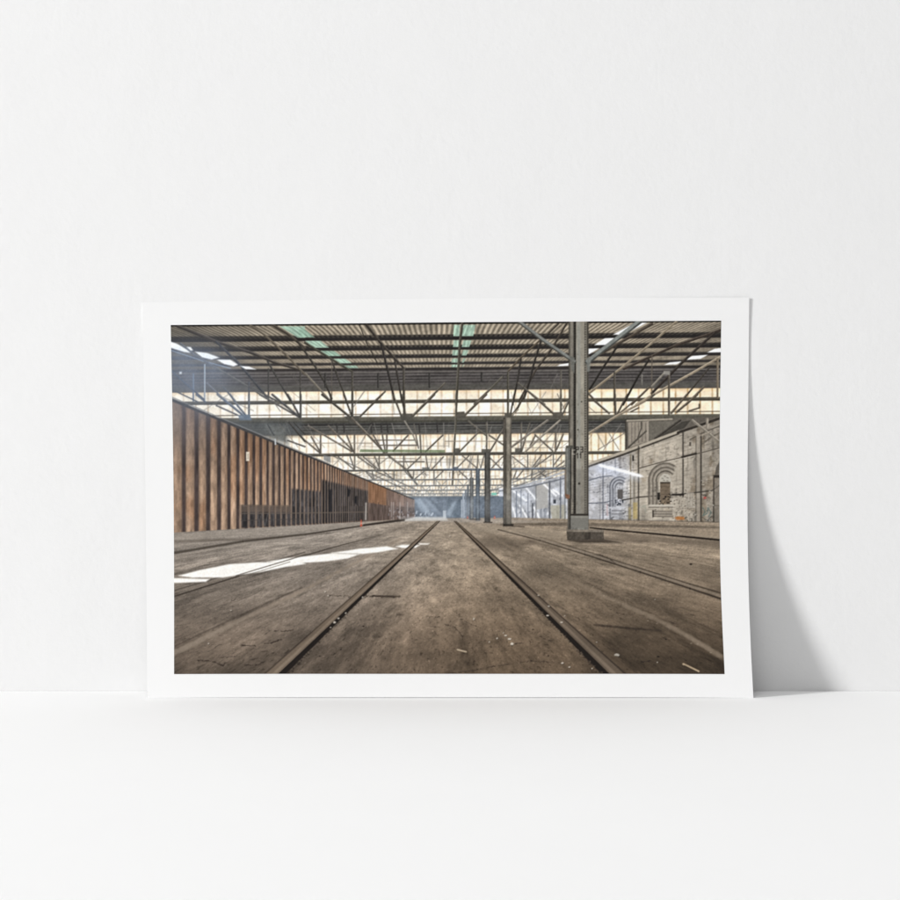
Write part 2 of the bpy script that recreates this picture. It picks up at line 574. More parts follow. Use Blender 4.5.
# tile 6
tl(6, [(110, 0), (300, 152)], 2.4, (72, 69, 64))
tl(6, [(160, 0), (170, 40)], 1.6, DK)
tl(6, [(250, 0), (302, 140)], 1.9, (70, 67, 62))
tl(6, [(305, 0), (305, 155)], 2.3, (74, 71, 66))
tl(6, [(495, 0), (355, 140)], 2.0, (84, 79, 72))
tl(6, [(565, 0), (590, 60), (622, 145)], 1.9, (80, 75, 68))
tl(6, [(618, 0), (650, 150)], 2.2, (66, 62, 57))
tl(6, [(635, 0), (640, 155)], 2.5, (72, 68, 62))
tl(6, [(830, 0), (690, 140)], 2.6, (88, 83, 75))
tq(6, [(250, 140), (350, 135), (345, 185), (300, 190)], (82, 80, 75), .9)
tq(6, [(610, 128), (690, 125), (700, 170), (620, 172)], (86, 83, 76), .9)
for x in (205, 250, 425, 490, 530, 735, 850):
    tl(6, [(x, 190), (x + 3, 240)], 2.0, (54, 52, 51), .8)
tl(6, [(300, 150), (400, 255), (510, 372), (650, 480), (720, 579)], 2.3, (88, 82, 74), w2=1.2)
tl(6, [(330, 175), (470, 320)], .9, (140, 132, 120))
tl(6, [(640, 170), (690, 250), (722, 325)], 1.5, (124, 119, 110))
tl(6, [(700, 190), (730, 345)], 1.3, (92, 88, 82))
for p in ([(20, 200), (300, 365)], [(150, 200), (312, 365)], [(0, 295), (100, 378)], [(40, 270), (100, 372)], [(270, 265), (312, 368)],
          [(100, 262), (100, 378)], [(318, 262), (318, 375)], [(440, 262), (505, 372)], [(498, 262), (515, 362)], [(526, 258), (526, 372)],
          [(662, 262), (568, 362)], [(740, 262), (746, 372)], [(885, 262), (775, 367)]):
    tl(6, p, 1.7, (98, 92, 85))
tl(6, [(430, 293), (700, 293)], 1.2, (112, 106, 98))
tl(6, [(470, 325), (722, 325)], 1.3, (112, 106, 98))
tl(6, [(0, 312), (430, 312)], .8, (150, 140, 128))
tq(6, [(355, 352), (900, 356), (900, 372), (350, 370)], (104, 122, 88), .75)
chord(452.9, 455.8, (96, 93, 86))
for p in ([(215, 400), (322, 487)], [(290, 400), (320, 482)], [(320, 398), (320, 482)], [(375, 400), (472, 482)], [(340, 400), (452, 477)],
          [(477, 398), (477, 482)], [(540, 400), (652, 482)], [(635, 398), (635, 482)], [(742, 400), (660, 477)], [(778, 398), (792, 482)],
          [(890, 400), (818, 477)], [(450, 400), (482, 480)], [(600, 432), (765, 432)]):
    tl(6, p, 1.4, (106, 102, 96))
hbar(300, 560, 460.6, 461.2, (160, 152, 142), .5)
chord(469.3, 471.2, (98, 99, 98))
tq(6, [(750, 468), (800, 468), (810, 492), (760, 490)], (98, 100, 98), .8)
for p in ([(385, 490), (440, 548)], [(500, 490), (572, 548)], [(572, 490), (572, 548)], [(640, 490), (720, 579)], [(700, 490), (695, 548)],
          [(770, 490), (700, 548)], [(830, 490), (830, 579)], [(890, 490), (830, 548)], [(430, 490), (445, 545)]):
    tl(6, p, 1.2, (112, 112, 110))
# tile 7
tl(7, [(265, 0), (130, 130)], 2.3, (88, 83, 74))
tl(7, [(75, 0), (70, 170), (58, 370), (48, 579)], 2.3, (82, 78, 70), w2=1.4)
tl(7, [(405, 0), (405, 135)], 2.1, (78, 74, 66))
tl(7, [(445, 0), (420, 130)], 1.6, (66, 62, 56))
tl(7, [(510, 0), (470, 80), (408, 165)], 2.1, (72, 67, 60))
tl(7, [(470, 95), (415, 150)], 1.5, (140, 130, 114))
tl(7, [(560, 0), (692, 118)], 2.3, (88, 83, 75))
tl(7, [(745, 0), (745, 115)], 1.9, (84, 80, 72))
tl(7, [(795, 45), (757, 125)], 1.7, (80, 76, 70))
for q_ in ([(72, 112), (125, 108), (135, 150), (72, 150)], [(690, 115), (755, 112), (765, 150), (695, 152)], [(382, 120), (430, 118), (432, 158), (385, 158)]):
    tq(7, q_, (92, 88, 80), .95)
for x in (268, 370, 490):
    tl(7, [(x, 175), (x, 250)], 2.2, (70, 68, 66), .8)
for p in ([(222, 235), (92, 368)], [(282, 260), (382, 328)], [(268, 180), (268, 372)], [(150, 170), (262, 262)], [(385, 205), (288, 367)],
          [(545, 185), (492, 367)], [(490, 190), (490, 372)], [(578, 258), (692, 362)], [(712, 252), (712, 362)], [(760, 255), (718, 352)],
          [(582, 260), (548, 328)]):
    tl(7, p, 1.7, (96, 91, 83))
tl(7, [(660, 165), (430, 335)], 2.3, (116, 110, 101))
tl(7, [(740, 165), (620, 270), (515, 368)], 1.9, (134, 127, 116))
tl(7, [(0, 300), (800, 300)], .8, (150, 138, 124))
for q_ in ([(60, 345), (95, 345), (100, 385), (55, 385)], [(235, 350), (290, 350), (290, 385), (235, 385)], [(450, 345), (495, 345), (495, 385), (450, 385)]):
    tq(7, q_, (92, 90, 84), .9)
for p in ([(110, 392), (205, 472)], [(155, 392), (72, 477)], [(212, 392), (206, 482)], [(280, 398), (362, 477)], [(372, 398), (300, 472)],
          [(433, 398), (532, 477)], [(532, 388), (532, 477)], [(622, 388), (558, 472)], [(690, 384), (570, 472)], [(697, 388), (697, 482)],
          [(765, 430), (700, 477)], [(752, 384), (700, 452)], [(170, 490), (170, 579)], [(90, 490), (152, 548)], [(250, 395), (230, 470)],
          [(460, 490), (440, 540)], [(560, 490), (555, 545)], [(500, 490), (455, 545)], [(640, 490), (560, 545)], [(600, 490), (660, 540)]):
    tl(7, p, 1.3, (108, 104, 99))
tl(7, [(0, 481), (380, 481)], 1.9, (104, 112, 124))
tl(7, [(425, 478), (770, 474)], 1.9, (104, 112, 124))
tq(7, [(50, 465), (85, 465), (85, 490), (50, 490)], (100, 110, 124), .9)
# chords and diagonals far down the hall
for (ya, yb) in ((479.3, 480.6), (485.5, 486.7), (490.0, 491.0), (493.7, 494.5), (496.4, 497.3)):
    hbar(330, 600, ya, yb, (126, 130, 134), .9)
for r_, (ya, yb, st) in enumerate(((480.6, 485.6, 11.0), (486.6, 490.2, 8.5), (491, 493.8, 7.0), (494.6, 496.6, 6.0))):
    for k in range(-12, 14):
        x = 447 + k * st
        if 370 < x < 590:
            line(x, ya, x + (1 if k % 2 else -1) * st * .45, yb, .8, (140, 142, 142), .8, raw=True)
            line(x, ya, x, yb, .8, (140, 142, 142), .7, raw=True)
# diagonal rafters running away down the left and right of the aisle
for (p, c) in (([(345, 478), (400, 493), (425, 499)], (118, 118, 116)), ([(372, 470), (420, 492)], (118, 118, 116)), ([(330, 455), (405, 490)], (112, 110, 106)),
               ([(565, 468), (500, 493), (478, 499)], (122, 124, 126)), ([(545, 470), (490, 492)], (122, 124, 126))):
    pl(p, 1.2, c, .8)
# tile 8 steel
tl(8, [(60, 40), (155, 120)], 2.1, (86, 81, 74))
tl(8, [(192, 0), (196, 125)], 2.2, (80, 75, 68))
tl(8, [(272, 0), (205, 130)], 1.9, (78, 72, 64))
tl(8, [(365, 0), (205, 135)], 1.6, (92, 84, 74))
tl(8, [(385, 40), (200, 140), (20, 252)], 2.5, (134, 123, 106))
tl(8, [(540, 0), (540, 130)], 2.1, (84, 79, 71))
tl(8, [(655, 0), (555, 118)], 2.2, (92, 84, 74))
tl(8, [(722, 0), (590, 112)], 2.3, (92, 84, 74))
tl(8, [(345, 85), (295, 110)], 1.6, (86, 80, 72))
tl(8, [(735, 62), (735, 85), (670, 105)], 1.6, (86, 80, 72))
tl(8, [(445, 0), (425, 18)], 2, MD)

# finer bracing seen through the trusses
rs_ = np.random.default_rng(77)
for (ya, yb, n_) in ((391, 415, 16), (423, 452, 34), (456, 470, 40), (471, 480, 40), (372, 391, 14)):
    for k in range(n_):
        x = rs_.uniform(200 if ya < 450 else 330, 640 if ya < 450 else 590)
        dx = (x - 447) * rs_.uniform(.04, .22) * (1 if rs_.random() < .75 else -1)
        g_ = int(rs_.uniform(95, 150)) if ya > 380 else int(rs_.uniform(60, 110))
        line(x, ya + rs_.uniform(0, 4), x - dx, yb - rs_.uniform(0, 5), rs_.uniform(.6, 1.1), (g_, g_ - 4, g_ - 9), rs_.uniform(.35, .8))
for k in range(26):
    y = rs_.uniform(424, 480)
    x = rs_.uniform(330, 560)
    line(x, y, x + rs_.uniform(20, 90), y + rs_.uniform(-.6, .6), .7, (128, 122, 114), rs_.uniform(.3, .7))
# --- right-hand brick wall, whitewashed
top_r = [(584, 466), (622.5, 452.5), (678.5, 431.5), (726, 414.5)]
# upper infill under the truss
tq(8, [(270, 165), (900, 140), (900, 170), (600, 245), (240, 380), (270, 340)], (104, 98, 90))
tq(8, [(278, 178), (405, 172), (405, 300), (278, 345)], (152, 143, 130))
for x in (300, 322, 345, 368, 390):
    tl(8, [(x, 180), (x, 330 - (x - 278) * .3)], .9, (112, 104, 95), .8)
tq(8, [(410, 175), (600, 168), (455, 280), (410, 298)], (112, 107, 98))
tq(8, [(470, 275), (620, 175), (680, 165), (640, 215)], (70, 67, 62), .8)
tl(8, [(265, 170), (265, 355)], 2.6, (72, 68, 62))
tl(8, [(405, 172), (405, 300)], 1.2, (168, 158, 145))
tl(8, [(612, 165), (450, 282)], 2.4, (62, 58, 53))
tl(8, [(280, 338), (392, 235)], 1.8, (84, 79, 72))
tl(8, [(270, 168), (560, 158)], 1.6, (150, 142, 128))
tl(8, [(362, 175), (362, 215), (335, 290)], 1.3, (84, 79, 72))
sl, cv = cover(top_r + [(726, 525.6), (584, 522.0)])
X, Y = gx[sl], gy[sl]
wz = 1 / np.maximum(X - 447, 20)
cour = (Y - VY) * wz
wall = C((186, 176, 161)) * np.ones(X.shape + (1,), np.float32)
blue = (1 - sm(618, 640, X)) * sm(436, 470, Y)
wall = wall + blue[..., None] * C((12, 23, 44))
wall = wall * (1 + .07 * fbm(X / 14, Y / 14, 4, 101)[..., None] + .05 * noise(X / 2.2, Y / 1.1, 107)[..., None])
wall = wall * (1 - .09 * (np.sin(cour * 2 * np.pi * 58) > .6) * (noise(X / 7, Y / 7, 103) > -.1))[..., None]
pits = (noise(X / 1.9, Y / 1.5, 111) > .62) & (noise(X / 11, Y / 9, 112) > .05)
wall = wall * (1 - .32 * pits * (.5 + .5 * sm(480, 500, Y)))[..., None]
stain = sm(.15, .95, fbm(X / 9, Y / 16, 4, 121) + .5 * sm(495, 524, Y) - .1)
wall = wall * (1 - (stain * (1 - .7 * blue) * .62)[..., None] * C((56, 68, 84)))
drip = sm(.45, .95, noise(X / 1.6, Y / 26, 123) + .3 * noise(X / 5, Y / 8, 124))
wall = wall * (1 - .17 * drip)[..., None]
flake = sm(.35, .6, fbm(X / 4.5, Y / 3.5, 4, 127))
wall = wall * (1 + .06 * flake)[..., None]
wall = wall * (1 - .12 * sm(500, 524, Y) * (.6 + .6 * noise(X / 6, Y / 8, 113)))[..., None]
wall = wall * (1 - .16 * sm(655, 724, X) - .10 * (1 - sm(0, 16, Y - np.interp(X, [584, 622, 678, 726], [466, 453, 432, 415]))))[..., None]
IM[sl] += (wall - IM[sl]) * cv[..., None]
# coping pipe and eaves
pl([(584, 468.5), (622.5, 455.2), (678.5, 434.0)], 2.0, (78, 73, 67))
pl([(584, 466), (622.5, 452.8), (678.5, 432.0)], 2.5, (178, 168, 152))
pl([(678, 433), (700, 425.5), (726, 416.5)], 2.6, (62, 57, 52))
pl([(690, 440), (705, 432), (726, 424)], 1.2, (98, 91, 82))
pl([(700, 446), (712, 437), (726, 430)], 1.6, (112, 104, 94))
tl(8, [(690, 165), (860, 300)], 2.6, (128, 121, 110))
tl(8, [(785, 155), (785, 215)], 2.6, (134, 126, 114))
tl(8, [(720, 380), (735, 290), (760, 258), (800, 245)], 1.6, (140, 131, 118))
# pilasters and pipes
def pipe(x, ya, yb, w, c, al=.82):
    line(x, ya, x, yb, w, c, al, soft=.95)


pipe(638.5, 447, 522, 1.5, (74, 70, 65))
pipe(640.6, 447, 522, 1.3, (186, 177, 163), .5)
pipe(630.6, 455, 522, 1.1, (120, 108, 86))
pipe(683.0, 433, 497, 1.6, (70, 65, 60))
pipe(698.6, 437, 524, 5.2, (158, 149, 136))
pipe(696.0, 437, 522, .9, (92, 86, 78))
pipe(701.0, 437, 524, 1.7, (64, 59, 54))
pipe(713.6, 497, 524, 1.5, (58, 54, 49))
pipe(603.0, 463, 522, 1.3, (108, 112, 122))
pipe(615.4, 459, 474, 1.0, (130, 134, 142))
pipe(610.0, 500, 521, 1.0, (92, 96, 104))
pipe(629.0, 505, 521, 1.6, (112, 108, 98))
pl([(639.5, 468.5), (665, 461.5), (694, 455), (726, 446.5)], 1.0, (98, 91, 83))
pl([(640, 470), (665, 463), (694, 456.5)], .8, (196, 188, 174), .6)
pl([(682, 457.5), (696, 454)], 2.0, (66, 61, 56))
pl([(588, 481), (600, 477.5), (612, 476)], 1.0, (112, 118, 130))
pl([(588, 504), (605, 503), (612, 501)], 1.0, (104, 108, 118))
pl([(622, 500.5), (640, 497.5), (676, 495), (700, 492.5), (712, 491), (722, 484)], 1.1, (70, 66, 61))
pl([(588, 503.4), (640, 506.4)], .8, (128, 130, 136), .5)
rect(672, 494.2, 684, 496, (52, 48, 45))
rect(686.2, 493, 694, 508.5, (176, 168, 155), .8)
for x in (687.6, 690, 692.4):
    pipe(x, 494.5, 507, .6, (140, 132, 121), .8)
rect(632.2, 455.8, 633.9, 461.5, (58, 54, 50))
rect(689.2, 442.4, 691.0, 446.4, (92, 86, 78))
rect(632.5, 477, 636, 519, (150, 143, 130), .6)
pipe(634.2, 478, 520, .7, (96, 90, 82))

# arches
def arch(cx, spring, foot, radii, cols, right=True, asp=1.06):
    for r_, (rad, c, w) in enumerate(zip(radii, cols[0], cols[1])):
        pts = [(cx + rad * math.cos(t_), spring - rad * asp * math.sin(t_)) for t_ in np.linspace(math.pi, 0.95 - .05 * r_, 22)]
        al_ = .45 if r_ % 2 else .7
        pl(pts, w, c, al_, soft=1.3)
        line(cx - rad, spring, cx - rad, foot, w, c, al_, soft=1.3)


def reveal(cx, spring, foot, rad, w, col):
    """shaded left side of a stepped arch"""
    out = [(cx + rad * math.cos(t_), spring - rad * 1.06 * math.sin(t_)) for t_ in np.linspace(math.pi, 1.0, 14)]
    inn = [(cx + (rad - w) * math.cos(t_), spring - (rad - w) * 1.06 * math.sin(t_)) for t_ in np.linspace(1.0, math.pi, 14)]
    poly([(cx - rad, foot)] + out + inn + [(cx - rad + w, foot)], tuple(v * .86 for v in col), .75, 1.4)


reveal(665.6, 481.5, 505.5, 17.2, 2.6, (104, 97, 88))
reveal(665.6, 481.5, 505.5, 13.4, 2.4, (112, 104, 95))
reveal(665.6, 481.5, 505.5, 9.6, 2.2, (104, 97, 88))
reveal(619.5, 488.0, 507, 9.8, 1.8, (112, 114, 120))
reveal(619.5, 488.0, 507, 7.0, 1.8, (112, 114, 120))
DA, LA = (108, 101, 92), (176, 167, 153)
arch(665.6, 481.5, 505.5, (16.8, 15.2, 13.0, 11.4, 9.4, 8.2), ((DA, LA, DA, LA, (92, 86, 78), LA), (1.5, 1.4, 1.6, 1.4, 1.4, 1.2)))
poly([(659.5, 482), (660.6, 477), (664, 473.8), (668, 474.5), (671, 479), (671, 483)], (186, 180, 168))
for x, y in ((662.5, 478.5), (665, 476.5), (667.5, 478), (664, 480.5), (667.5, 481)):
    line(x - .7, y, x + .7, y + .4, .8, (128, 121, 112))
rect(660.2, 482.6, 670.2, 504.6, (118, 104, 88))
rect(660.2, 482.4, 670.2, 484.0, (74, 66, 58))
for y in (487, 491, 494.5):
    rect(660.6, y, 669.6, y + .5, (92, 80, 68), .8)
for k in range(26):
    x, y = rng.uniform(658, 670), rng.uniform(494, 504)
    rect(x, y, x + rng.uniform(.8, 2), y + rng.uniform(.8, 2.4), (46, 42, 40) if k % 3 else (150, 132, 108), .9)
rect(657.2, 493, 660, 500, (44, 41, 39), .9)
rect(648.5, 505.0, 674, 507.2, (190, 182, 168))
rect(648.5, 507.2, 673, 508.0, (98, 92, 84))
rect(652.8, 511.4, 672.4, 517.2, (152, 143, 131))
for y in (511.4, 514.4, 517.0):
    line(652.8, y, 672, y + .2, .9, (104, 97, 88), .8)
line(653, 511, 653, 517.2, 1.4, (78, 72, 66))
arch(619.5, 488.0, 507, (9.6, 8.4, 6.8, 5.6, 4.2), (((98, 100, 108), (206, 208, 216), (104, 106, 114), (206, 208, 216), (118, 120, 126)), (1.2, 1.1, 1.2, 1.1, 1.1)), asp=1.1)
rect(617.6, 489.8, 622.9, 499.4, (104, 100, 98))
for k in range(14):
    x, y = rng.uniform(615, 623), rng.uniform(499, 505)
    rect(x, y, x + rng.uniform(.8, 1.8), y + rng.uniform(.8, 1.8), (56, 60, 70), .9)
rect(609, 507.4, 625, 508.8, (198, 200, 206))
for y in (511, 514.5):
    line(612, y, 624, y, .8, (118, 118, 122))
# arch at the far right
poly([(714.5, 478), (716, 468), (719.5, 461.5), (726, 457), (726, 475), (718.5, 478)], (102, 96, 88))
poly([(718, 482), (719, 471), (726, 464), (726, 482)], (150, 142, 130))
line(713.8, 476, 713.8, 505, 1.4, (78, 72, 66))
rect(714.2, 475.5, 726, 478.4, (58, 54, 50))
rect(714.6, 478, 719, 524, (124, 116, 105), .7)
line(713, 506, 726, 506, 1, (104, 98, 90))
# peeling paint, stains and graffiti
for k in range(120):
    x = rng.uniform(672, 696) if k < 75 else rng.uniform(701, 714)
    y = rng.uniform(496, 518) if k < 75 else rng.uniform(480, 522)
    rect(x, y, x + rng.uniform(.5, 1.8), y + rng.uniform(.4, 1.3), (84, 77, 69) if k % 4 else (206, 200, 188), rng.uniform(.35, .85))
for k in range(70):
    x, y = rng.uniform(588, 632), rng.uniform(470, 518)
    rect(x, y, x + rng.uniform(.5, 1.6), y + rng.uniform(.4, 1.2), (106, 108, 116), rng.uniform(.3, .7))
poly([(674.5, 518.2), (678, 516.6), (684, 517.4), (684.5, 520), (677, 520.6)], (176, 112, 58), .85, 1.2)
rect(633, 503, 637.4, 519.5, (192, 168, 104), .65, 1.2)
rect(628.5, 508, 631, 519, (176, 160, 112), .5, 1.2)
rect(703.4, 497.2, 706.2, 499.2, (176, 74, 70), .85)
pl([(702.5, 508), (705, 512), (703, 516), (707, 514), (708, 508), (711, 513), (709, 517)], 1.0, (92, 112, 108), .8)
pl([(704, 519), (708, 521), (711, 517)], .9, (78, 80, 80), .7)
pl([(607, 505), (607.5, 516)], 1.2, (196, 160, 160), .6)
pl([(641, 508), (645, 506), (646, 513)], .8, (150, 160, 146), .6)
# foot of the wall
poly([(588, 519.6), (726, 522.4), (726, 525.4), (588, 522.4)], (76, 70, 65), .75, 1.2)
# the shaft of sun on the whitewash
for k in range(26):
    f = k / 25
    x, y = 599 + 42 * f, 465.4 + 11 * f
    line(x, y, x + 1.9, y + .6, rng.uniform(1.6, 3.4) * (1.1 - .35 * f), (252, 252, 252), rng.uniform(.55, .95), soft=2.0)
poly([(588, 466), (600, 464), (640, 476), (640, 482), (596, 474)], (214, 222, 238), .35, 5)

# --- middle distance between the columns: bright whitewash with slanting sun
poly([(499, 489), (520, 487), (548, 480), (568, 474), (570, 521), (499, 520)], (184, 186, 192))
sl = box(500, 470, 572, 522)
IM[sl] *= (1 + .13 * fbm(gx[sl] / 4, gy[sl] / 5, 4, 131))[..., None]
for k in range(90):
    x, y = rng.uniform(512, 570), rng.uniform(490, 519)
    rect(x, y, x + rng.uniform(.6, 2.2), y + rng.uniform(.5, 3), (96, 100, 108) if k % 3 else (236, 238, 240), rng.uniform(.2, .6))
for x in (541, 545, 557.5):
    poly([(x - 1.4, 519.5), (x - 1.4, 508), (x, 505.5), (x + 1.4, 508), (x + 1.4, 519.5)], (120, 124, 132), .55, 1)
poly([(550, 506), (566, 505), (566, 521), (552, 520.5)], (172, 166, 144), .7)
poly([(536, 486), (548, 481), (548, 508), (536, 510)], (176, 172, 166), .8)
for (x0_, y0_, x1_, y1_) in ((514, 492, 526, 501), (526, 488, 536, 500), (520, 506, 527, 518), (534, 508, 540, 520), (543, 484, 556, 496), (513, 508, 516, 518), (553, 490, 562, 496)):
    line(x0_, y0_, x1_, y1_, 1.8, (250, 250, 252), .85, soft=1.4)
for x, ya, w, c in ((516.5, 492, 1.2, (122, 128, 140)), (521, 490, 1.0, (132, 138, 150)), (528, 494, 1.0, (126, 130, 140)), (532.5, 504, 1.4, (86, 88, 94)),
                    (549.6, 482, 1.6, (92, 94, 100)), (536, 486, 1.0, (126, 126, 126)), (560.5, 478, 1.4, (108, 112, 122)), (565, 475, 1.0, (112, 116, 124))):
    line(x, ya, x, 519.5, w, c, .9)
rect(553.2, 500, 556, 504, (76, 80, 88))
pl([(499, 491.5), (530, 487), (566, 478.5)], 1.3, (118, 122, 130))
pl([(520, 487), (545, 479), (568, 471)], 1.6, (176, 180, 188))

# --- far end of the hall
hbar(410, 504, 497.6, 519.5, (98, 108, 120))
cvx = (1 - np.clip(np.abs(gx - 455) / 60, 0, 1)) * np.clip((gy - 497.5) + .5, 0, 1) * (gy < 519) * (gx > 410) * (gx < 504)
IM += (cvx * (.05 * fbm(gx / 4, gy / 3, 3, 141) - .02))[..., None]
hbar(410, 504, 497.3, 498.6, (92, 104, 116), .8)
rect(429.3, 503.2, 442.8, 518.2, (78, 88, 100))
rect(447, 502, 461, 518, (92, 104, 116), .8)
rect(492, 502, 499, 518, (96, 106, 118), .8)
poly([(414, 500), (420, 499), (432, 516), (426, 518)], (158, 172, 188), .6, 2.5)
poly([(424, 500), (428, 500), (440, 514), (436, 517)], (142, 156, 172), .45, 2.5)
poly([(446, 515), (452, 504), (456, 502), (450, 517)], (160, 174, 188), .5, 2)
for k in range(34):
    x, y = rng.uniform(413, 432), rng.uniform(511, 518)
    rect(x, y, x + rng.uniform(.6, 1.6), y + rng.uniform(.6, 2.2), (206, 214, 224) if k % 2 else (84, 92, 102), .7)
rect(443, 511, 446, 518, (186, 192, 198), .9)
rect(461, 500, 466.5, 518.5, (176, 184, 194), .8)
rect(491.5, 493.2, 496.6, 495.6, (118, 196, 176))

# --- left timber wall
def ytop(x):
    return 399.4 + (x - 172.5) * 0.4165


def ybot(x):
    return 533.2 - (x - 172.5) * 0.0575


lw = [(160, ytop(160)), (414.5, ytop(414.5)), (414.5, ybot(414.5)), (160, ybot(160))]
sl, cv = cover(lw)
X, Y = gx[sl], gy[sl]
kk = 5013.0 / np.maximum(446.0 - X, 20) - 19.2
ph = kk - np.floor(kk)
far = np.clip((X - 180) / 200, 0, 1)
duty = .76 - .06 * sm(174, 240, X)
aa = 0.14 + .10 * sm(250, 330, X)
duty = duty + .10 * (hash2(np.floor(kk).astype(np.int64), np.ones_like(kk, dtype=np.int64), 9) - .5)
lit = np.clip(ph / aa, 0, 1) * np.clip((duty - ph) / aa + .5, 0, 1)
board = hash2(np.floor(kk).astype(np.int64), np.zeros_like(kk, dtype=np.int64), 7)
tan = C((168, 140, 117)) * np.ones(X.shape + (1,), np.float32) * (1 + .2 * (board - .5))[..., None]
rust = sm(-.2, .7, fbm(kk * .8, Y / 40, 3, 157) + .8 * (board - .4))
tan = tan + (C((150, 108, 78)) - tan) * (.5 * rust)[..., None]
tan = tan * (1 + .13 * fbm(kk * 4.5, Y / 9, 4, 151) + .05 * noise(kk * 14, Y / 30, 155))[..., None]
tan = tan * (1 - .16 * np.abs(ph / duty - .42) * 2)[..., None]
haz = (1 - sm(180, 262, X + (Y - 400) * .35)) * (1 - sm(410, 470, Y))
gapc = C((72, 62, 60)) * (1 + .16 * fbm(kk * 3, Y / 14, 3, 161))[..., None]
tone = .86 + .2 * sm(415, 500, Y)
timber = (gapc + (tan - gapc) * lit[..., None]) * tone[..., None]
timber = timber + (C((150, 138, 140)) - timber) * (.34 * haz)[..., None]
IM[sl] += (timber - IM[sl]) * cv[..., None]

# shadowed lower openings
def opening(pts, tone_=1.0, seed=1):
    sl_, c_ = cover(pts, 2.6)
    X_, Y_ = gx[sl_], gy[sl_]
    k_ = 5013.0 / np.maximum(446.0 - X_, 20) - 19.2
    p_ = k_ - np.floor(k_)
    st = np.clip(1.35 - np.abs(p_ - .2) / .16, 0, 1)
    col = C((62, 59, 60)) * tone_ * np.ones(X_.shape + (1,), np.float32)
    bay = hash2(np.floor(k_).astype(np.int64), np.floor(Y_ / 22).astype(np.int64), seed)
    col = col * (.72 + .36 * bay)[..., None] * (1 + .22 * fbm(k_ * 3, Y_ / 6, 3, 171))[..., None]
    col = col + (C((128, 110, 96)) - col) * (st * .9)[..., None]
    IM[sl_] += (col - IM[sl_]) * c_[..., None]


opening([(240.3, 505.3), (291, 506.8), (291, ybot(291) - .4), (240.3, ybot(240.3) - .4)], 1.1, 3)
rect(241, 505.4, 291, 512.6, (112, 96, 84), .62, 1)
opening([(291, 489), (321.5, 492), (321.5, ybot(321) - .4), (291, ybot(291) - .4)], 1.15, 4)
opening([(321.5, 480), (350, 487), (368, 491.5), (369, ybot(369) - .4), (321.5, ybot(321.5) - .4)], 1.0, 5)
pl([(241, 514), (305, 513.5), (369, 512.4)], 1.1, (104, 92, 82), .75)
pl([(241, 521), (300, 519.5)], .8, (74, 70, 68), .7)
for x in (262, 268, 273):
    line(x, 514, x - 3 + rng.uniform(0, 6), 526, .8, (96, 94, 94), .8)
tq(12, [(150, 100), (172, 95), (170, 240), (155, 240)], (34, 34, 38), .85, 2)
tq(12, [(275, 90), (292, 100), (285, 140), (275, 140)], (26, 27, 31), .9, 2)
tq(12, [(320, 140), (335, 140), (335, 195), (318, 180)], (28, 28, 32), .9, 2)
tl(12, [(392, 185), (390, 290)], 1.6, (168, 160, 152), .8)
# brown boarded section and the hazy end
sl, cv = cover([(368.5, 481.6), (386.5, 489), (386.5, 506), (368.5, 503)], .8)
IM[sl] += (C((134, 100, 76)) * (1 + .16 * noise(gx[sl] * 1.3, gy[sl] / 9, 181)[..., None]) - IM[sl]) * cv[..., None]
sl, cv = cover([(368.5, 503), (386.5, 506), (392, 505), (414.5, 507), (414.5, ybot(414.5) - .3), (368.5, ybot(369) - .3)], .8)
IM[sl] += (C((96, 82, 76)) * (1 + .22 * noise(gx[sl] * .8, gy[sl] / 7, 183)[..., None]) - IM[sl]) * (cv * .9)[..., None]
sl, cv = cover([(386.5, 490), (414.5, 501), (414.5, 508), (386.5, 506)], .8)
IM[sl] += (C((124, 104, 94)) * (1 + .2 * noise(gx[sl] * .9, gy[sl] / 9, 185)[..., None]) - IM[sl]) * (cv * .85)[..., None]
for x in (373.5, 378.5, 391.5, 393.5, 400.0, 407.5):
    line(x, 503, x, ybot(x) - .5, .9, (172, 164, 160) if x > 390 else (70, 60, 56), .65)
for k in range(40):
    x, y = rng.uniform(388, 416), rng.uniform(508, 519)
    rect(x, y, x + rng.uniform(.5, 1.4), y + rng.uniform(.6, 2.4), (176, 172, 176) if k % 2 else (62, 58, 60), .65)
# white notice on a board, wall plate on top
rect(246.2, 452.2, 249.4, 461.4, (214, 204, 186), .95)
rect(247.4, 454, 248.6, 459.5, (150, 138, 120), .6)
pl([(160, ytop(160) + 1), (300, ytop(300) + .8), (414, ytop(414))], 3.0, (70, 68, 68), w2=1.0)
pl([(166, ytop(166) - 1.6), (240, ytop(240) - 1.2), (330, ytop(330) - .8)], 1.2, (128, 130, 132), .8, w2=.7)
poly(tp(6, [(120, 390), (165, 400), (165, 440), (120, 420)]), (128, 132, 134), .8)
tl(5, [(708, 288), (710, 320)], 1.4, (168, 172, 176))

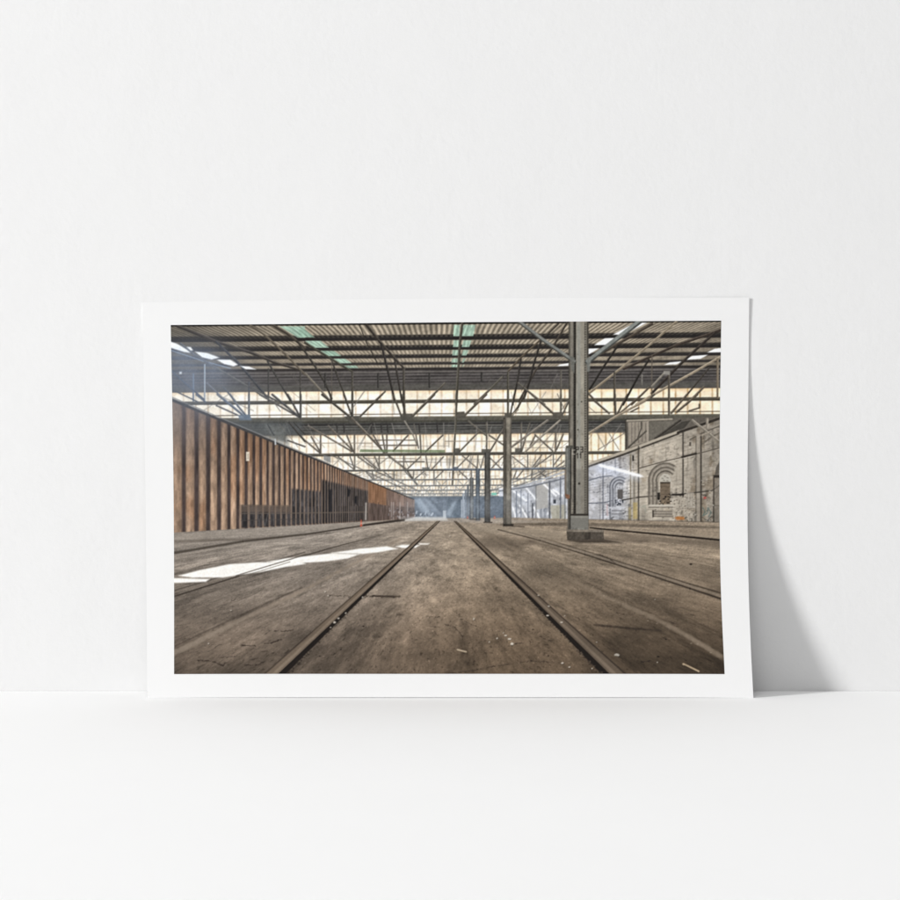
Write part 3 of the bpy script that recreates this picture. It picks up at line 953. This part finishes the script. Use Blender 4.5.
# --- floor
fl_ = np.clip((gy - (518.6 + np.maximum(0, np.abs(gx - 455) - 60) * .028)) / 1.2 + .5, 0, 1)
fl_ = np.where(gx < 414.5, np.clip((gy + (gx - 443) * .0085 * np.clip((620 - gy) / 150, 0, 1) * -1 - ybot(gx)) / 1.0 + .5, 0, 1), fl_)
dz = np.maximum(gy - VY, 3.0)
FZ = 100.0 / dz                       # distance along the hall, in camera heights * scale
FX = (gx - VX) / dz * 1.0             # across the hall
u_, v_ = FX * 3.0, FZ * 3.0
n1 = fbm(u_ * .9, v_ * .9, 5, 201, .6)
n2 = fbm(u_ * 4, v_ * 3, 4, 211, .62)
n3 = fbm(u_ * 14, v_ * 16, 4, 221, .7)
n4 = noise(gx * .9, gy * 1.3, 231)
near = sm(520, 670, gy)[..., None]
fc = C((150, 138, 124)) * (1 - near) + C((110, 95, 80)) * near
warm_ = sm(300, 520, gx)[..., None]
fc = fc * (1 + (warm_ - .5) * C((6, -4, -22)))
t1 = 1 + .09 * n1 + .075 * n2 + .07 * np.minimum(fbm(gx / 16, gy / 6, 4, 271), .3) + .06 * n3 * sm(522, 560, gy) + .05 * n4
fc = fc * t1[..., None]
fc = fc * (1 - .14 * sm(.45, 1.2, fbm(u_ * 2.2, v_ * 1.6, 4, 241, .6)) * sm(530, 570, gy))[..., None]
dsp = (noise(u_ * 30, v_ * 36, 251) > .74) & (gy > 545)
fc = fc * (1 - .22 * dsp)[..., None]
lsp = (noise(u_ * 40, v_ * 44, 261) > .88) & (gy > 575)
fc = fc * (1 + .28 * lsp)[..., None]
edge_d = 1 - .22 * sm(560, 724, gx) * sm(560, 674, gy) - .08 * (1 - sm(174, 330, gx)) * sm(600, 674, gy) - .12 * sm(640, 676, gy)
cen = 1 + .10 * np.exp(-((gx - 455) / 80) ** 2 - ((gy - 575) / 45) ** 2)
fc = fc * (edge_d * cen)[..., None]
# darker and lighter strips running down the hall between the tracks
for (c_, w_, am) in ((-3.1, .35, -.12), (-1.65, .2, .07), (1.9, .5, -.13), (2.5, .3, .06), (-.3, .5, .05), (4.2, .6, -.10), (6.0, 1.0, .06), (-5.0, .9, .07), (-7.2, .7, -.10)):
    fc = fc * (1 + am * np.exp(-((FX - c_) / w_) ** 2) * (1 + .5 * n1))[..., None]
IM += (fc - IM) * fl_[..., None]

# bands across the floor far away
poly([(174, 534), (330, 526), (414, 519.5), (414, 521.5), (330, 529.5), (174, 540)], (150, 141, 130), .4, 2)
poly([(174, 540.5), (260, 538), (330, 532.5), (330, 534), (260, 540.5), (174, 543.5)], (92, 84, 76), .55, 1.8)
poly([(500, 523.6), (570, 523), (724, 527), (724, 529), (570, 526.5), (500, 526)], (84, 76, 68), .55, 1.6)
poly([(440, 519), (500, 519.5), (566, 522), (500, 524), (440, 522)], (164, 156, 148), .5, 1.8)
poly([(414, 517.6), (446, 517.6), (448, 521), (400, 521.6)], (206, 204, 200), .75, 1.6)
poly([(452, 527), (500, 525.5), (566, 531), (560, 540), (500, 534), (455, 530)], (156, 143, 126), .45, 3)
poly([(468, 540), (500, 536), (540, 541), (520, 549), (480, 549)], (88, 78, 68), .5, 5)
poly([(600, 532), (724, 543), (724, 548), (640, 541)], (92, 82, 72), .45, 3)

SH = (46, 40, 36)
# far tracks
pl([(404.5, 520.9), (364, 526), (305, 534.9)], 1.0, (64, 57, 51), w2=1.2)
pl([(305, 534.9), (242.8, 541.9), (174, 553.5)], 1.6, (76, 69, 62), .8, w2=2.6)
pl([(305, 536.7), (242.8, 544.2), (174, 556.5)], 1.2, (150, 141, 129), .5)
pl([(364, 525.5), (404, 520)], 1.8, (52, 46, 42), .8)
pl([(382.8, 535), (340.8, 545.8), (305, 556), (200.8, 588.5), (174, 597)], .35, (66, 59, 53), .85, w2=1.9)
pl([(305, 554.0), (200.8, 585.4), (172, 594)], 1.1, (132, 122, 110), .6)
pl([(305, 552.6), (200.8, 583.2), (172, 591.5)], .8, (66, 59, 54), .7)
pl([(590, 528.2), (600.6, 529.4), (660, 534.8), (726, 541)], 1.2, (44, 38, 34), w2=1.9)
pl([(600, 527.8), (660, 532.8), (726, 538.6)], .9, (150, 139, 124), .5)
pl([(497.9, 530), (540, 541), (585, 555), (640, 572.6), (690, 589), (726, 601)], .8, SH, .75, w2=2.0, soft=1.0)
pl([(520, 533), (585, 552.8), (690, 586.5), (726, 598)], 1.3, (128, 117, 104), .7)
pl([(540, 537.6), (585, 551.4), (690, 584.6), (726, 595)], .5, SH, .65, w2=1.5, soft=1.0)
pl([(530, 541.5), (560, 550)], 1.8, (80, 71, 62), .45, soft=2.2)
# lighter joints in the slab
def strip(p, w, w2, col, al, seed):
    n_ = 110
    P = np.array(p, float)
    tt = np.linspace(0, 1, n_)
    d = np.r_[0, np.cumsum(np.hypot(*np.diff(P, axis=0).T))]
    xs, ys = np.interp(tt * d[-1], d, P[:, 0]), np.interp(tt * d[-1], d, P[:, 1])
    rs = np.random.default_rng(seed)
    for k_ in range(n_ - 1):
        f = k_ / n_
        j_ = rs.normal(0, .35 * (w + (w2 - w) * f) * .25)
        line(xs[k_], ys[k_] + j_, xs[k_ + 1], ys[k_ + 1] + j_, (w + (w2 - w) * f) * rs.uniform(.7, 1.2), col, al * rs.uniform(.25, 1), soft=2.0)


strip([(724, 659), (684.5, 635), (652, 618), (594, 592.5), (548, 566), (505, 545), (486, 534)], 5.4, 1.6, (134, 119, 102), .6, 1)
for k in range(60):
    f = rng.uniform(0, 1)
    x, y = 488 + 236 * f + rng.normal(0, 2.2), 535 + 124 * f + rng.normal(0, 1.2)
    w_ = .5 + 1.6 * f
    rect(x, y, x + w_ * rng.uniform(.5, 1.4), y + w_ * rng.uniform(.3, .7), (168, 152, 130) if k % 2 else (88, 77, 67), rng.uniform(.3, .8))
strip([(172, 655), (240, 621), (302, 591.5), (360, 561), (400, 540)], 5.2, 1.4, (144, 130, 115), .85, 2)
strip([(172, 648), (240, 616), (302, 588)], 1.2, .8, (70, 61, 54), .5, 3)
strip([(445, 557), (480, 559.5)], 1.6, 1.6, (150, 136, 119), .5, 4)
strip([(412, 556), (443, 559)], 1.4, 1.4, (146, 132, 116), .5, 5)
strip([(594, 625.5), (630, 629), (662, 631.5)], 1.6, 1.2, (62, 53, 46), .55, 6)
strip([(400, 597.2), (372, 596.4)], .9, .7, (70, 61, 53), .5, 7)

# sun through the roof lights
z3 = lambda pts: [(130 + x / 2.571, 480 + y / 2.571) for x, y in pts]
for q_ in ([(100, 253), (205, 256), (195, 263), (100, 266)],
           [(125, 247), (180, 233), (255, 218), (330, 213), (440, 213), (452, 217), (400, 225), (335, 238), (270, 247), (240, 252), (160, 252)],
           [(352, 212), (400, 203), (520, 190), (590, 192), (560, 203), (500, 211), (430, 215), (380, 214)],
           [(518, 189), (590, 178), (660, 172), (689, 178), (640, 187), (600, 191)],
           [(683, 172), (700, 168), (745, 169), (735, 175), (700, 176)], [(742, 164), (770, 164.5), (765, 167), (745, 167)]):
    sl, cv = cover(z3(q_), 1.5)
    blend(sl, cv * np.clip(.98 + .03 * n2[sl], .85, 1), (250, 247, 241))
    sl, cv = cover(z3(q_), 9)
    blend(sl, cv * .12, (220, 216, 210))
pl([(305, 555.4), (270, 566), (236, 576.2)], 1.0, (92, 84, 76), .8)
pl([(290, 562.4), (262, 571), (240, 577)], .8, (120, 112, 102), .7)

# near rails: dusty steel with a dark flangeway
def rail(a, b_, c, dk_a, dk_b, seed):
    """a/b_ = edges of the steel at far and near end, dk = edge of the flangeway"""
    (ax, ay), (bx, by) = a
    (cx, cy), (dx, dy) = b_
    poly([(dk_a[0], dk_a[1]), (cx, cy), (dx, dy), (dk_b[0], dk_b[1])], (34, 29, 26), .96, .8)
    poly([(ax, ay), (bx, by), (dx, dy), (cx, cy)], c, 1, .7)


# left rail (far end, near end)
rail(((437.0, 521.5), (262.0, 677.0)), ((439.3, 521.5), (275.4, 677.0)), (112, 98, 84), (440.2, 521.5), (283.5, 677.0), 1)
poly([(438.2, 521.5), (438.9, 521.5), (273.0, 677), (269.0, 677)], (136, 121, 104), .7, 1)
pl([(437, 522), (350, 599), (262, 677)], .8, (66, 57, 50), .7, w2=1.6)
# right rail
rail(((456.2, 521.5), (627.0, 677.0)), ((454.6, 521.5), (612.2, 677.0)), (100, 87, 74), (453.6, 521.5), (603.5, 677.0), 2)
poly([(455.0, 521.5), (455.6, 521.5), (619.5, 677), (615.0, 677)], (128, 113, 97), .7, 1)
pl([(456.4, 522), (540, 598), (628, 677)], .8, (58, 50, 44), .75, w2=1.8)
# crumbled edge of the flangeways and stones lying in them
for k in range(170):
    t_ = rng.uniform(0, 1) ** .6
    y = 530 + t_ * 145
    s_ = .35 + t_ * 1.25
    x = 439.9 + (283.5 - 440.2) * (y - 521.5) / 155.5 + rng.normal(.3, .7) * s_
    rect(x, y, x + rng.uniform(.5, 1.6) * s_, y + rng.uniform(.4, .9) * s_, (44, 38, 33) if k % 3 else (120, 106, 90), .55)
    x = 453.7 + (603.5 - 453.6) * (y - 521.5) / 155.5 + rng.normal(-.5, .7) * s_
    rect(x, y, x + rng.uniform(.5, 1.6) * s_, y + rng.uniform(.4, .9) * s_, (44, 38, 33) if k % 3 else (112, 99, 84), .55)
ST = (206, 198, 184)
for k, x, y, w, h in ((16, 190, 212, 3.4, 2.4), (16, 215, 186, 2.6, 2), (240 and 16, 262, 152, 2, 1.6), (16, 370, 50, 2, 1.6), (16, 165, 245, 2, 1.2), (17, 660, 168, 3, 2),
                      (17, 600, 38, 2, 1.2), (17, 668, 108, 2.4, 1.4), (17, 750, 212, 3, 1.6), (17, 770, 170, 1.6, 1), (17, 390, 297, 3, 1.6), (17, 376, 280, 1.4, 1), (17, 415, 320, 4.2, 1.7),
                      (17, 430, 350, 4, 3), (17, 335, 315, 1.8, 1.8), (17, 185, 190, 1.6, 2.2), (17, 285, 338, 1.4, 1.4), (17, 755, 475, 3.2, 1.7), (17, 800, 500, 2.4, 1.6),
                      (18, 205, 422, 5.2, 3.2), (18, 450, 65, 1.6, 1.2), (18, 45, 510, 1.8, 1.4), (18, 75, 340, 1.6, 1), (18, 465, 470, 1.4, 1.4), (15, 280, 348, 1.6, 1.4), (15, 425, 135, 1.6, 1.2),
                      (16, 130, 15, 2, 1.4), (16, 150, 40, 2, 1.2), (13, 30, 395, 1.2, .8)):
    (x, y), = tp(k, [(x, y)])
    pp = [(x + w / 2 * math.cos(t_) * rng.uniform(.7, 1.15), y + h / 2 * math.sin(t_) * rng.uniform(.7, 1.15)) for t_ in np.linspace(0, 2 * math.pi, 8)[:-1]]
    poly([(a + .5, b_ + .6) for a, b_ in pp], (52, 45, 40), .5, 1)
    poly(pp, ST, .85, .8)
tl(17, [(80, 388), (135, 402)], 1.5, (184, 166, 140), .9)
tl(18, [(632, 480), (730, 527)], 1.9, (176, 154, 124), .95)
tl(18, [(640, 490), (728, 534)], .9, (44, 38, 33), .7)
CK = (54, 46, 41)
for k, p, w in ((15, [(210, 455), (300, 462), (345, 482), (372, 490), (402, 468)], 1.3), (15, [(515, 490), (600, 486), (640, 466)], 1.3), (15, [(480, 360), (582, 363)], 1.3),
                (15, [(615, 400), (662, 398)], 1.4), (15, [(698, 264), (760, 268), (822, 262)], 1.1), (15, [(425, 70), (475, 60)], 1.0), (15, [(640, 348), (690, 344), (750, 320)], 1.0),
                (15, [(545, 455), (605, 440)], 1.0), (15, [(350, 440), (465, 430)], .8), (16, [(150, 38), (290, 46)], .8), (16, [(385, 40), (580, 50)], 1.3), (16, [(780, 175), (870, 178)], .7),
                (16, [(590, 160), (640, 165)], .7), (16, [(800, 240), (850, 245)], .8), (17, [(600, 300), (680, 335), (700, 320)], .8), (17, [(450, 350), (500, 345)], 1.0),
                (17, [(100, 190), (200, 240)], .7), (17, [(0, 230), (60, 240), (110, 300)], .7), (17, [(300, 500), (420, 480), (560, 462), (700, 470)], .8), (17, [(180, 380), (220, 340), (280, 330)], .6),
                (18, [(200, 148), (260, 162)], 1.0), (18, [(360, 470), (425, 460)], 1.3), (18, [(540, 210), (600, 225)], .8), (14, [(90, 515), (150, 540), (200, 575)], 1.1), (17, [(0, 545), (200, 520), (320, 495)], .8)):
    P_ = np.array(tp(k, p))
    d_ = np.r_[0, np.cumsum(np.hypot(*np.diff(P_, axis=0).T))]
    m_ = max(3, int(d_[-1] / 1.1))
    xs = np.interp(np.linspace(0, d_[-1], m_), d_, P_[:, 0]) + rng.normal(0, .3, m_)
    ys = np.interp(np.linspace(0, d_[-1], m_), d_, P_[:, 1]) + rng.normal(0, .32, m_)
    for j_ in range(m_ - 1):
        if rng.random() < .88:
            line(xs[j_], ys[j_], xs[j_ + 1], ys[j_ + 1], w * rng.uniform(.4, 1.25), CK, rng.uniform(.25, .8))
for k, x, y, r_ in ((16, 375, 238, 1.6), (16, 230, 388, 1.4), (18, 470, 433, 1.8), (18, 520, 322, 1.2), (17, 665, 428, 1.4), (14, 680, 577, 2.0), (17, 565, 258, 1.2), (16, 95, 430, 1.2)):
    (x, y), = tp(k, [(x, y)])
    poly([(x - r_, y), (x, y - r_ * .5), (x + r_, y - .1), (x + .2, y + r_ * .5)], (34, 29, 26), .85)
for (x, y, rx, ry, al) in ((622, 640, 34, 16, .22), (650, 662, 40, 10, .18), (300, 640, 30, 12, .14), (230, 615, 40, 8, .18), (540, 575, 22, 10, .2), (425, 656, 30, 6, .10), (500, 600, 26, 6, .15), (665, 600, 30, 8, .15)):
    sl = box(x - rx * 2, y - ry * 2, x + rx * 2, y + ry * 2)
    d = np.exp(-((gx[sl] - x) / rx) ** 2 - ((gy[sl] - y) / ry) ** 2) * (1 + .7 * n2[sl]) * al
    IM[sl] *= (1 - np.clip(d, 0, .7))[..., None]

# --- row of columns
def column(xa, xb, ya, yb, col, dk, al=1.0, hl=1.1):
    rect(xa, ya, xb, yb, col, al)
    w = xb - xa
    rect(xa, ya, xa + w * .22, yb, dk, al * .9)
    rect(xb - w * .18, ya, xb, yb, dk, al * .75)
    rect(xa + w * .4, ya, xa + w * .6, yb, tuple(min(255, int(v * hl)) for v in col), al * .7)
    sl_ = box(xa, ya, xb, yb, 0)
    IM[sl_] *= (1 + .10 * fbm(gx[sl_] / 2, gy[sl_] / 7, 3, int(xa)))[..., None]


for xa, xb, ya, yb, c, d_ in ((462.4, 464.2, 494, 518.8, (150, 158, 168), (118, 128, 140)), (464.9, 466.4, 490, 519, (128, 136, 146), (98, 108, 120)), (467.0, 468.8, 485, 519.4, (112, 118, 124), (82, 88, 94)),
                             (469.9, 473.4, 478, 519.8, (112, 114, 114), (76, 78, 80)), (475.8, 479.7, 469, 521.0, (98, 106, 114), (66, 72, 80))):
    column(xa, xb, ya, yb, c, d_)
rect(469.4, 519, 480.6, 520.6, (84, 80, 76), .7)
column(484.6, 490.3, 453, 522.6, (96, 94, 90), (62, 61, 59))
rect(486, 500, 489.5, 522.4, (54, 52, 51), .5, 2)
pl([(484, 522.8), (492, 522.8)], 1.2, (56, 50, 46), .8)
# second column
column(505.0, 511.4, 418, 526.0, (130, 124, 112), (82, 77, 70))
rect(503.2, 418, 505.0, 526.2, (66, 62, 57))
pl([(504.2, 420), (504.2, 526)], .6, (140, 132, 120), .8)
rect(503.0, 524.4, 513.6, 526.8, (58, 53, 48))
pl([(512, 526.6), (524, 527.2)], 1.3, (72, 64, 57), .7)
poly([(505.8, 500), (510.6, 500), (510.6, 525), (505.8, 525)], (70, 66, 62), .4, 2)
# big riveted column
CG = (152, 146, 133)
rect(568.8, 316, 575.0, 531, (112, 107, 98))
rect(568.6, 316, 569.8, 531, (78, 74, 68))
rect(571.2, 316, 572.6, 531, (134, 128, 117), .7)
rect(573.6, 316, 576.2, 531, (48, 45, 42))
rect(576.0, 316, 588.4, 531, CG)
sl = box(568, 316, 589, 532, 0)
IM[sl] *= (1 + .06 * fbm(gx[sl] / 3, gy[sl] / 12, 4, 301) + .03 * noise(gx[sl] * 1.1, gy[sl] / 2, 307))[..., None]
rect(577.0, 316, 580.4, 531, (140, 141, 136), .6, 2.0)
rect(584.2, 316, 586.0, 531, (96, 92, 84), .6, 1)
rect(586.6, 316, 588.6, 531, (66, 62, 56), .85)
for y in np.arange(324, 516, 2.55):
    rect(584.6, y, 586.0, y + 1.2, (62, 58, 53), .75)
    rect(574.2, y + .6, 575.2, y + 1.6, (92, 86, 78), .5)
rect(576.2, 470, 588, 520, (104, 100, 94), .35, 3)
for x, y, r_ in ((579.2, 484.0, 1.0), (581.5, 402, .6), (578, 430, .6)):
    rect(x - r_, y - r_, x + r_, y + r_, (46, 43, 40), .9)
for k in range(60):
    x, y = rng.uniform(576.5, 586), rng.uniform(330, 530)
    rect(x, y, x + rng.uniform(.3, 1.0), y + rng.uniform(.6, 4), (92, 82, 70) if k % 2 else (156, 154, 148), rng.uniform(.15, .5))
# box and pipe clipped to the left flange
pipe(571.0, 440, 448, 3.0, (150, 142, 128))
rect(565.8, 446.0, 573.6, 449.0, (92, 90, 84))
rect(565.2, 448.6, 570.8, 499.0, (104, 104, 100))
rect(566.4, 448.6, 568.0, 499.0, (134, 133, 127), .8, 1)
rect(570.2, 448.6, 571.4, 499.0, (58, 56, 52))
rect(564.6, 470, 566.2, 497.5, (126, 112, 98), .8)
poly([(564.8, 494), (569.6, 495.5), (569.8, 500.5), (566.4, 499)], (134, 92, 70), .9)
rect(567.6, 499, 570.6, 531, (92, 88, 82))
rect(569.6, 499, 570.8, 531, (48, 45, 42), .8)
for y in np.arange(503, 516, 2.6):
    rect(571.6, y, 573, y + 1.3, (156, 146, 130), .7)
# footing
rect(570.6, 516.0, 588.4, 531.6, (122, 120, 113))
rect(570.6, 514.2, 588.6, 516.2, (62, 58, 53))
rect(571.4, 516.4, 588.0, 518.4, (146, 143, 134), .6)
poly([(566.4, 530.2), (603.4, 530.6), (604.2, 540.2), (567.2, 540.6)], (84, 77, 69))
poly([(566.4, 530.0), (603.4, 530.4), (603.0, 532.6), (566.8, 532.2)], (126, 117, 105))
rect(584.4, 533, 590.5, 540, (56, 51, 46), .6, 1)
sl = box(566, 529, 605, 541, 0)
IM[sl] *= (1 + .13 * fbm(gx[sl] / 2.2, gy[sl] / 2.2, 3, 311))[..., None]
poly([(566, 540.4), (604.4, 540.2), (622, 543), (580, 543.4)], (52, 46, 41), .75, 1.6)
poly([(604, 537), (650, 541), (640, 544), (604, 542)], (84, 75, 66), .5, 3)
# braces to the roof
pl([(518.5, 321.5), (541, 339), (574.5, 362.4)], 3.6, (72, 72, 68))
pl([(519, 321), (541, 338.2), (574.5, 361.4)], 2.5, (124, 126, 122))
poly([(569, 356), (574.5, 358), (574.5, 374), (571.5, 370)], (110, 110, 104), .9)
pl([(587.5, 362.6), (600, 352.4), (641, 321)], 4.6, (78, 79, 76))
pl([(587.5, 361.4), (600, 351.4), (640, 320.4)], 3.2, (130, 134, 130))
poly([(587, 358), (591, 358), (589.5, 372), (587, 372)], (120, 122, 117), .9)
# number painted on the column: P3 over 11
TX = (48, 45, 42)
tx0, ty0 = 576.1, 447.4
for (x0_, y0_, x1_, y1_) in ((0, 0, 0, 5.2), (0, 0, 2.1, .1), (2.3, .3, 2.3, 2.3), (0, 2.6, 2.1, 2.6),
                             (4.4, 0, 6.6, .1), (6.7, .2, 6.7, 5.0), (4.9, 2.5, 6.5, 2.5), (4.4, 5.1, 6.6, 5.1),
                             (1.6, 6.6, 1.6, 11.0), (4.6, 6.6, 4.6, 11.0), (.8, 7.4, 1.6, 6.6), (3.8, 7.4, 4.6, 6.6)):
    line(tx0 + x0_, ty0 + y0_, tx0 + x1_, ty0 + y1_, 0.95, TX, .85, soft=.7)
pl([(574.8, 450.5), (572.4, 450.5), (572.4, 454.5), (574.8, 454.5)], .9, (170, 164, 152), .8)

# --- marker cones
for x, y, w, h in ((361.2, 527.0, 1.9, 6.8), (467.6, 519.0, 1.4, 2.6), (494.6, 519.2, 1.6, 3.0)):
    poly([(x - w / 2, y), (x + w / 2, y), (x + w * .16, y - h), (x - w * .16, y - h)], (206, 88, 66), .95, .7)
    rect(x - w * .35, y - h * .55, x + w * .35, y - h * .38, (226, 186, 172), .6)

# --- left roof lights and the blue light spilling from them
for q_ in ([(30, 172), (75, 186), (150, 228), (165, 246), (120, 240), (30, 212)], [(138, 206), (165, 208), (182, 230), (160, 232)],
           [(190, 236), (270, 246), (352, 276), (300, 290), (240, 276)], [(330, 288), (420, 290), (470, 322), (440, 332), (380, 318)],
           [(480, 330), (540, 334), (585, 352), (520, 350)]):
    tq(1, q_, (238, 242, 248), .97, 1.2)
tl(1, [(30, 226), (240, 296), (420, 345)], 1.2, (150, 168, 192), .8)
tl(1, [(100, 185), (180, 250), (300, 325)], 1.9, (88, 90, 94))
tl(1, [(440, 280), (480, 320)], 2.4, (60, 60, 62))
tq(1, [(92, 366), (108, 366), (108, 382), (92, 382)], (226, 236, 246), .9, 1.4)
hz = np.exp(-((gx - 186) / 50) ** 2 - ((gy - 366) / 27) ** 2) * .78
hz += np.exp(-((gx - 225) / 60) ** 2 - ((gy - 402) / 20) ** 2) * .30
hz += np.exp(-((gx - 172) / 40) ** 2 - ((gy - 425) / 40) ** 2) * .16
hz = np.clip(hz, 0, .6)
for (xa, ya, xb, yb, w, al) in ((182, 350, 214, 440, 9, .16), (210, 358, 250, 440, 9, .13), (230, 365, 280, 440, 8, .08)):
    tt = np.clip(((gx - xa) * (xb - xa) + (gy - ya) * (yb - ya)) / ((xb - xa) ** 2 + (yb - ya) ** 2), 0, 1)
    d = np.hypot(gx - xa - tt * (xb - xa), gy - ya - tt * (yb - ya))
    hz += al * np.exp(-(d / w) ** 2) * (1 - tt) * (gy > 345)
IM += (C((144, 158, 180)) - IM) * np.clip(hz, 0, .7)[..., None] * np.clip(1.15 - IM.mean(-1), .2, 1)[..., None]
# airlight at the far end
for (xa, xb, al) in ((418, 434, .30), (424, 444, .24), (432, 452, .16), (456, 448, .18), (474, 462, .16)):
    sl, cv = cover([(xa - 2, 498), (xa + 2, 498), (xb + 4, 518), (xb - 3, 518)], 3)
    blend(sl, cv * al, (196, 208, 222))
hbar(400, 445, 516.8, 519.8, (208, 208, 206), .35, 2.4)
hz = np.exp(-((gx - 428) / 26) ** 2 - ((gy - 506) / 12) ** 2) * .38 + np.exp(-((gx - 478) / 26) ** 2 - ((gy - 508) / 11) ** 2) * .22 + np.exp(-((gx - 520) / 30) ** 2 - ((gy - 502) / 14) ** 2) * .15
IM += (C((188, 200, 214)) - IM) * hz[..., None]

# --- weathering of the steelwork and glow of the glazing
wthr = .5 * np.where((gx > 574) & (gx < 589), .3, 1) * (1 - sm(.45, .75, IM.mean(-1))) * (gy < 530) * (gy > R(gx, ytop(gx))[1] * 0 + 318) * np.where((gx < 414) & (gy > ytop(gx) - 6), 0, 1) * sm(240, 330, gx + np.maximum(gy - 380, 0))
IM *= (1 + wthr * (.13 * fbm(gx / 1.7, gy / 1.7, 3, 411) + .07 * fbm(gx / 6, gy / 6, 2, 415)))[..., None]
# --- print grain, edge burn, softness of the lens
IM *= (1 + .030 * noise(gx * 1.6, gy * 1.6, 401) + .025 * noise(gx * .7, gy * .7, 402))[..., None]
vig = 1 - .20 * sm(300, 174, gx) * sm(600, 674, gy) * .5
IM *= vig[..., None]
IM = np.clip(IM, 0.02, 1)


def blur(a):
    k = np.array([.02, .18, .60, .18, .02], np.float32)
    for ax in (0, 1):
        p = np.pad(a, [(2, 2) if q_ == ax else (0, 0) for q_ in range(3)], mode='edge')
        n_ = a.shape[ax]
        a = sum(k[q_] * (p[q_:q_ + n_] if ax == 0 else p[:, q_:q_ + n_]) for q_ in range(5))
    return a


bl = blur(IM)
big = bl
for _ in range(9):
    big = blur(big)
wide = big[::4, ::4]
for _ in range(40):
    wide = blur(wide)
wide = np.repeat(np.repeat(wide, 4, 0), 4, 1)[:H, :W]
hot = np.clip(IM - .80, 0, 1)
for _ in range(14):
    hot = blur(hot)
lum = np.array((.3, .59, .11), np.float32)
crisp = ((bl - big) @ lum)[..., None] * .40 + (bl - big) * .12
IM = np.clip(bl + crisp + .16 * ((big - wide) @ lum)[..., None] + .45 * hot * (gy < 505)[..., None], 0, 1)

# --- sample the drawing onto the picture's mesh, as ink densities
pu, pv = 900, 580
px, py = sheet_points(pu, pv, P_L, P_R, P_T, P_B)
pts = place(px, py, 0.00012).reshape(-1, 3) - base
pts[:, 2] += bow(px, py) - zmin
pic = mesh_obj('printed_picture', pts, grid_quads(pu, pv), M_INK, root)
sx, sy = R(px, py)
fx = np.clip((sx - X0) * S - .5, 0, W - 1.001)
fy = np.clip((sy - Y0) * S - .5, 0, H - 1.001)
ix, iy = fx.astype(int), fy.astype(int)
wx, wy = (fx - ix)[..., None], (fy - iy)[..., None]
c = (IM[iy, ix] * (1 - wx) + IM[iy, ix + 1] * wx) * (1 - wy) + (IM[iy + 1, ix] * (1 - wx) + IM[iy + 1, ix + 1] * wx) * wy
lin = np.where(c <= .04045, c / 12.92, ((c + .055) / 1.055) ** 2.4)
PAPER_GAIN = 1.10                      # light falling on the sheet
rgba = np.ones((pu * pv, 4), np.float32)
rgba[:, :3] = np.clip(lin.reshape(-1, 3) / PAPER_GAIN, 0.004, 0.9)
att = pic.data.attributes.new('ink', 'FLOAT_COLOR', 'POINT')
att.data.foreach_set('color', rgba.ravel())
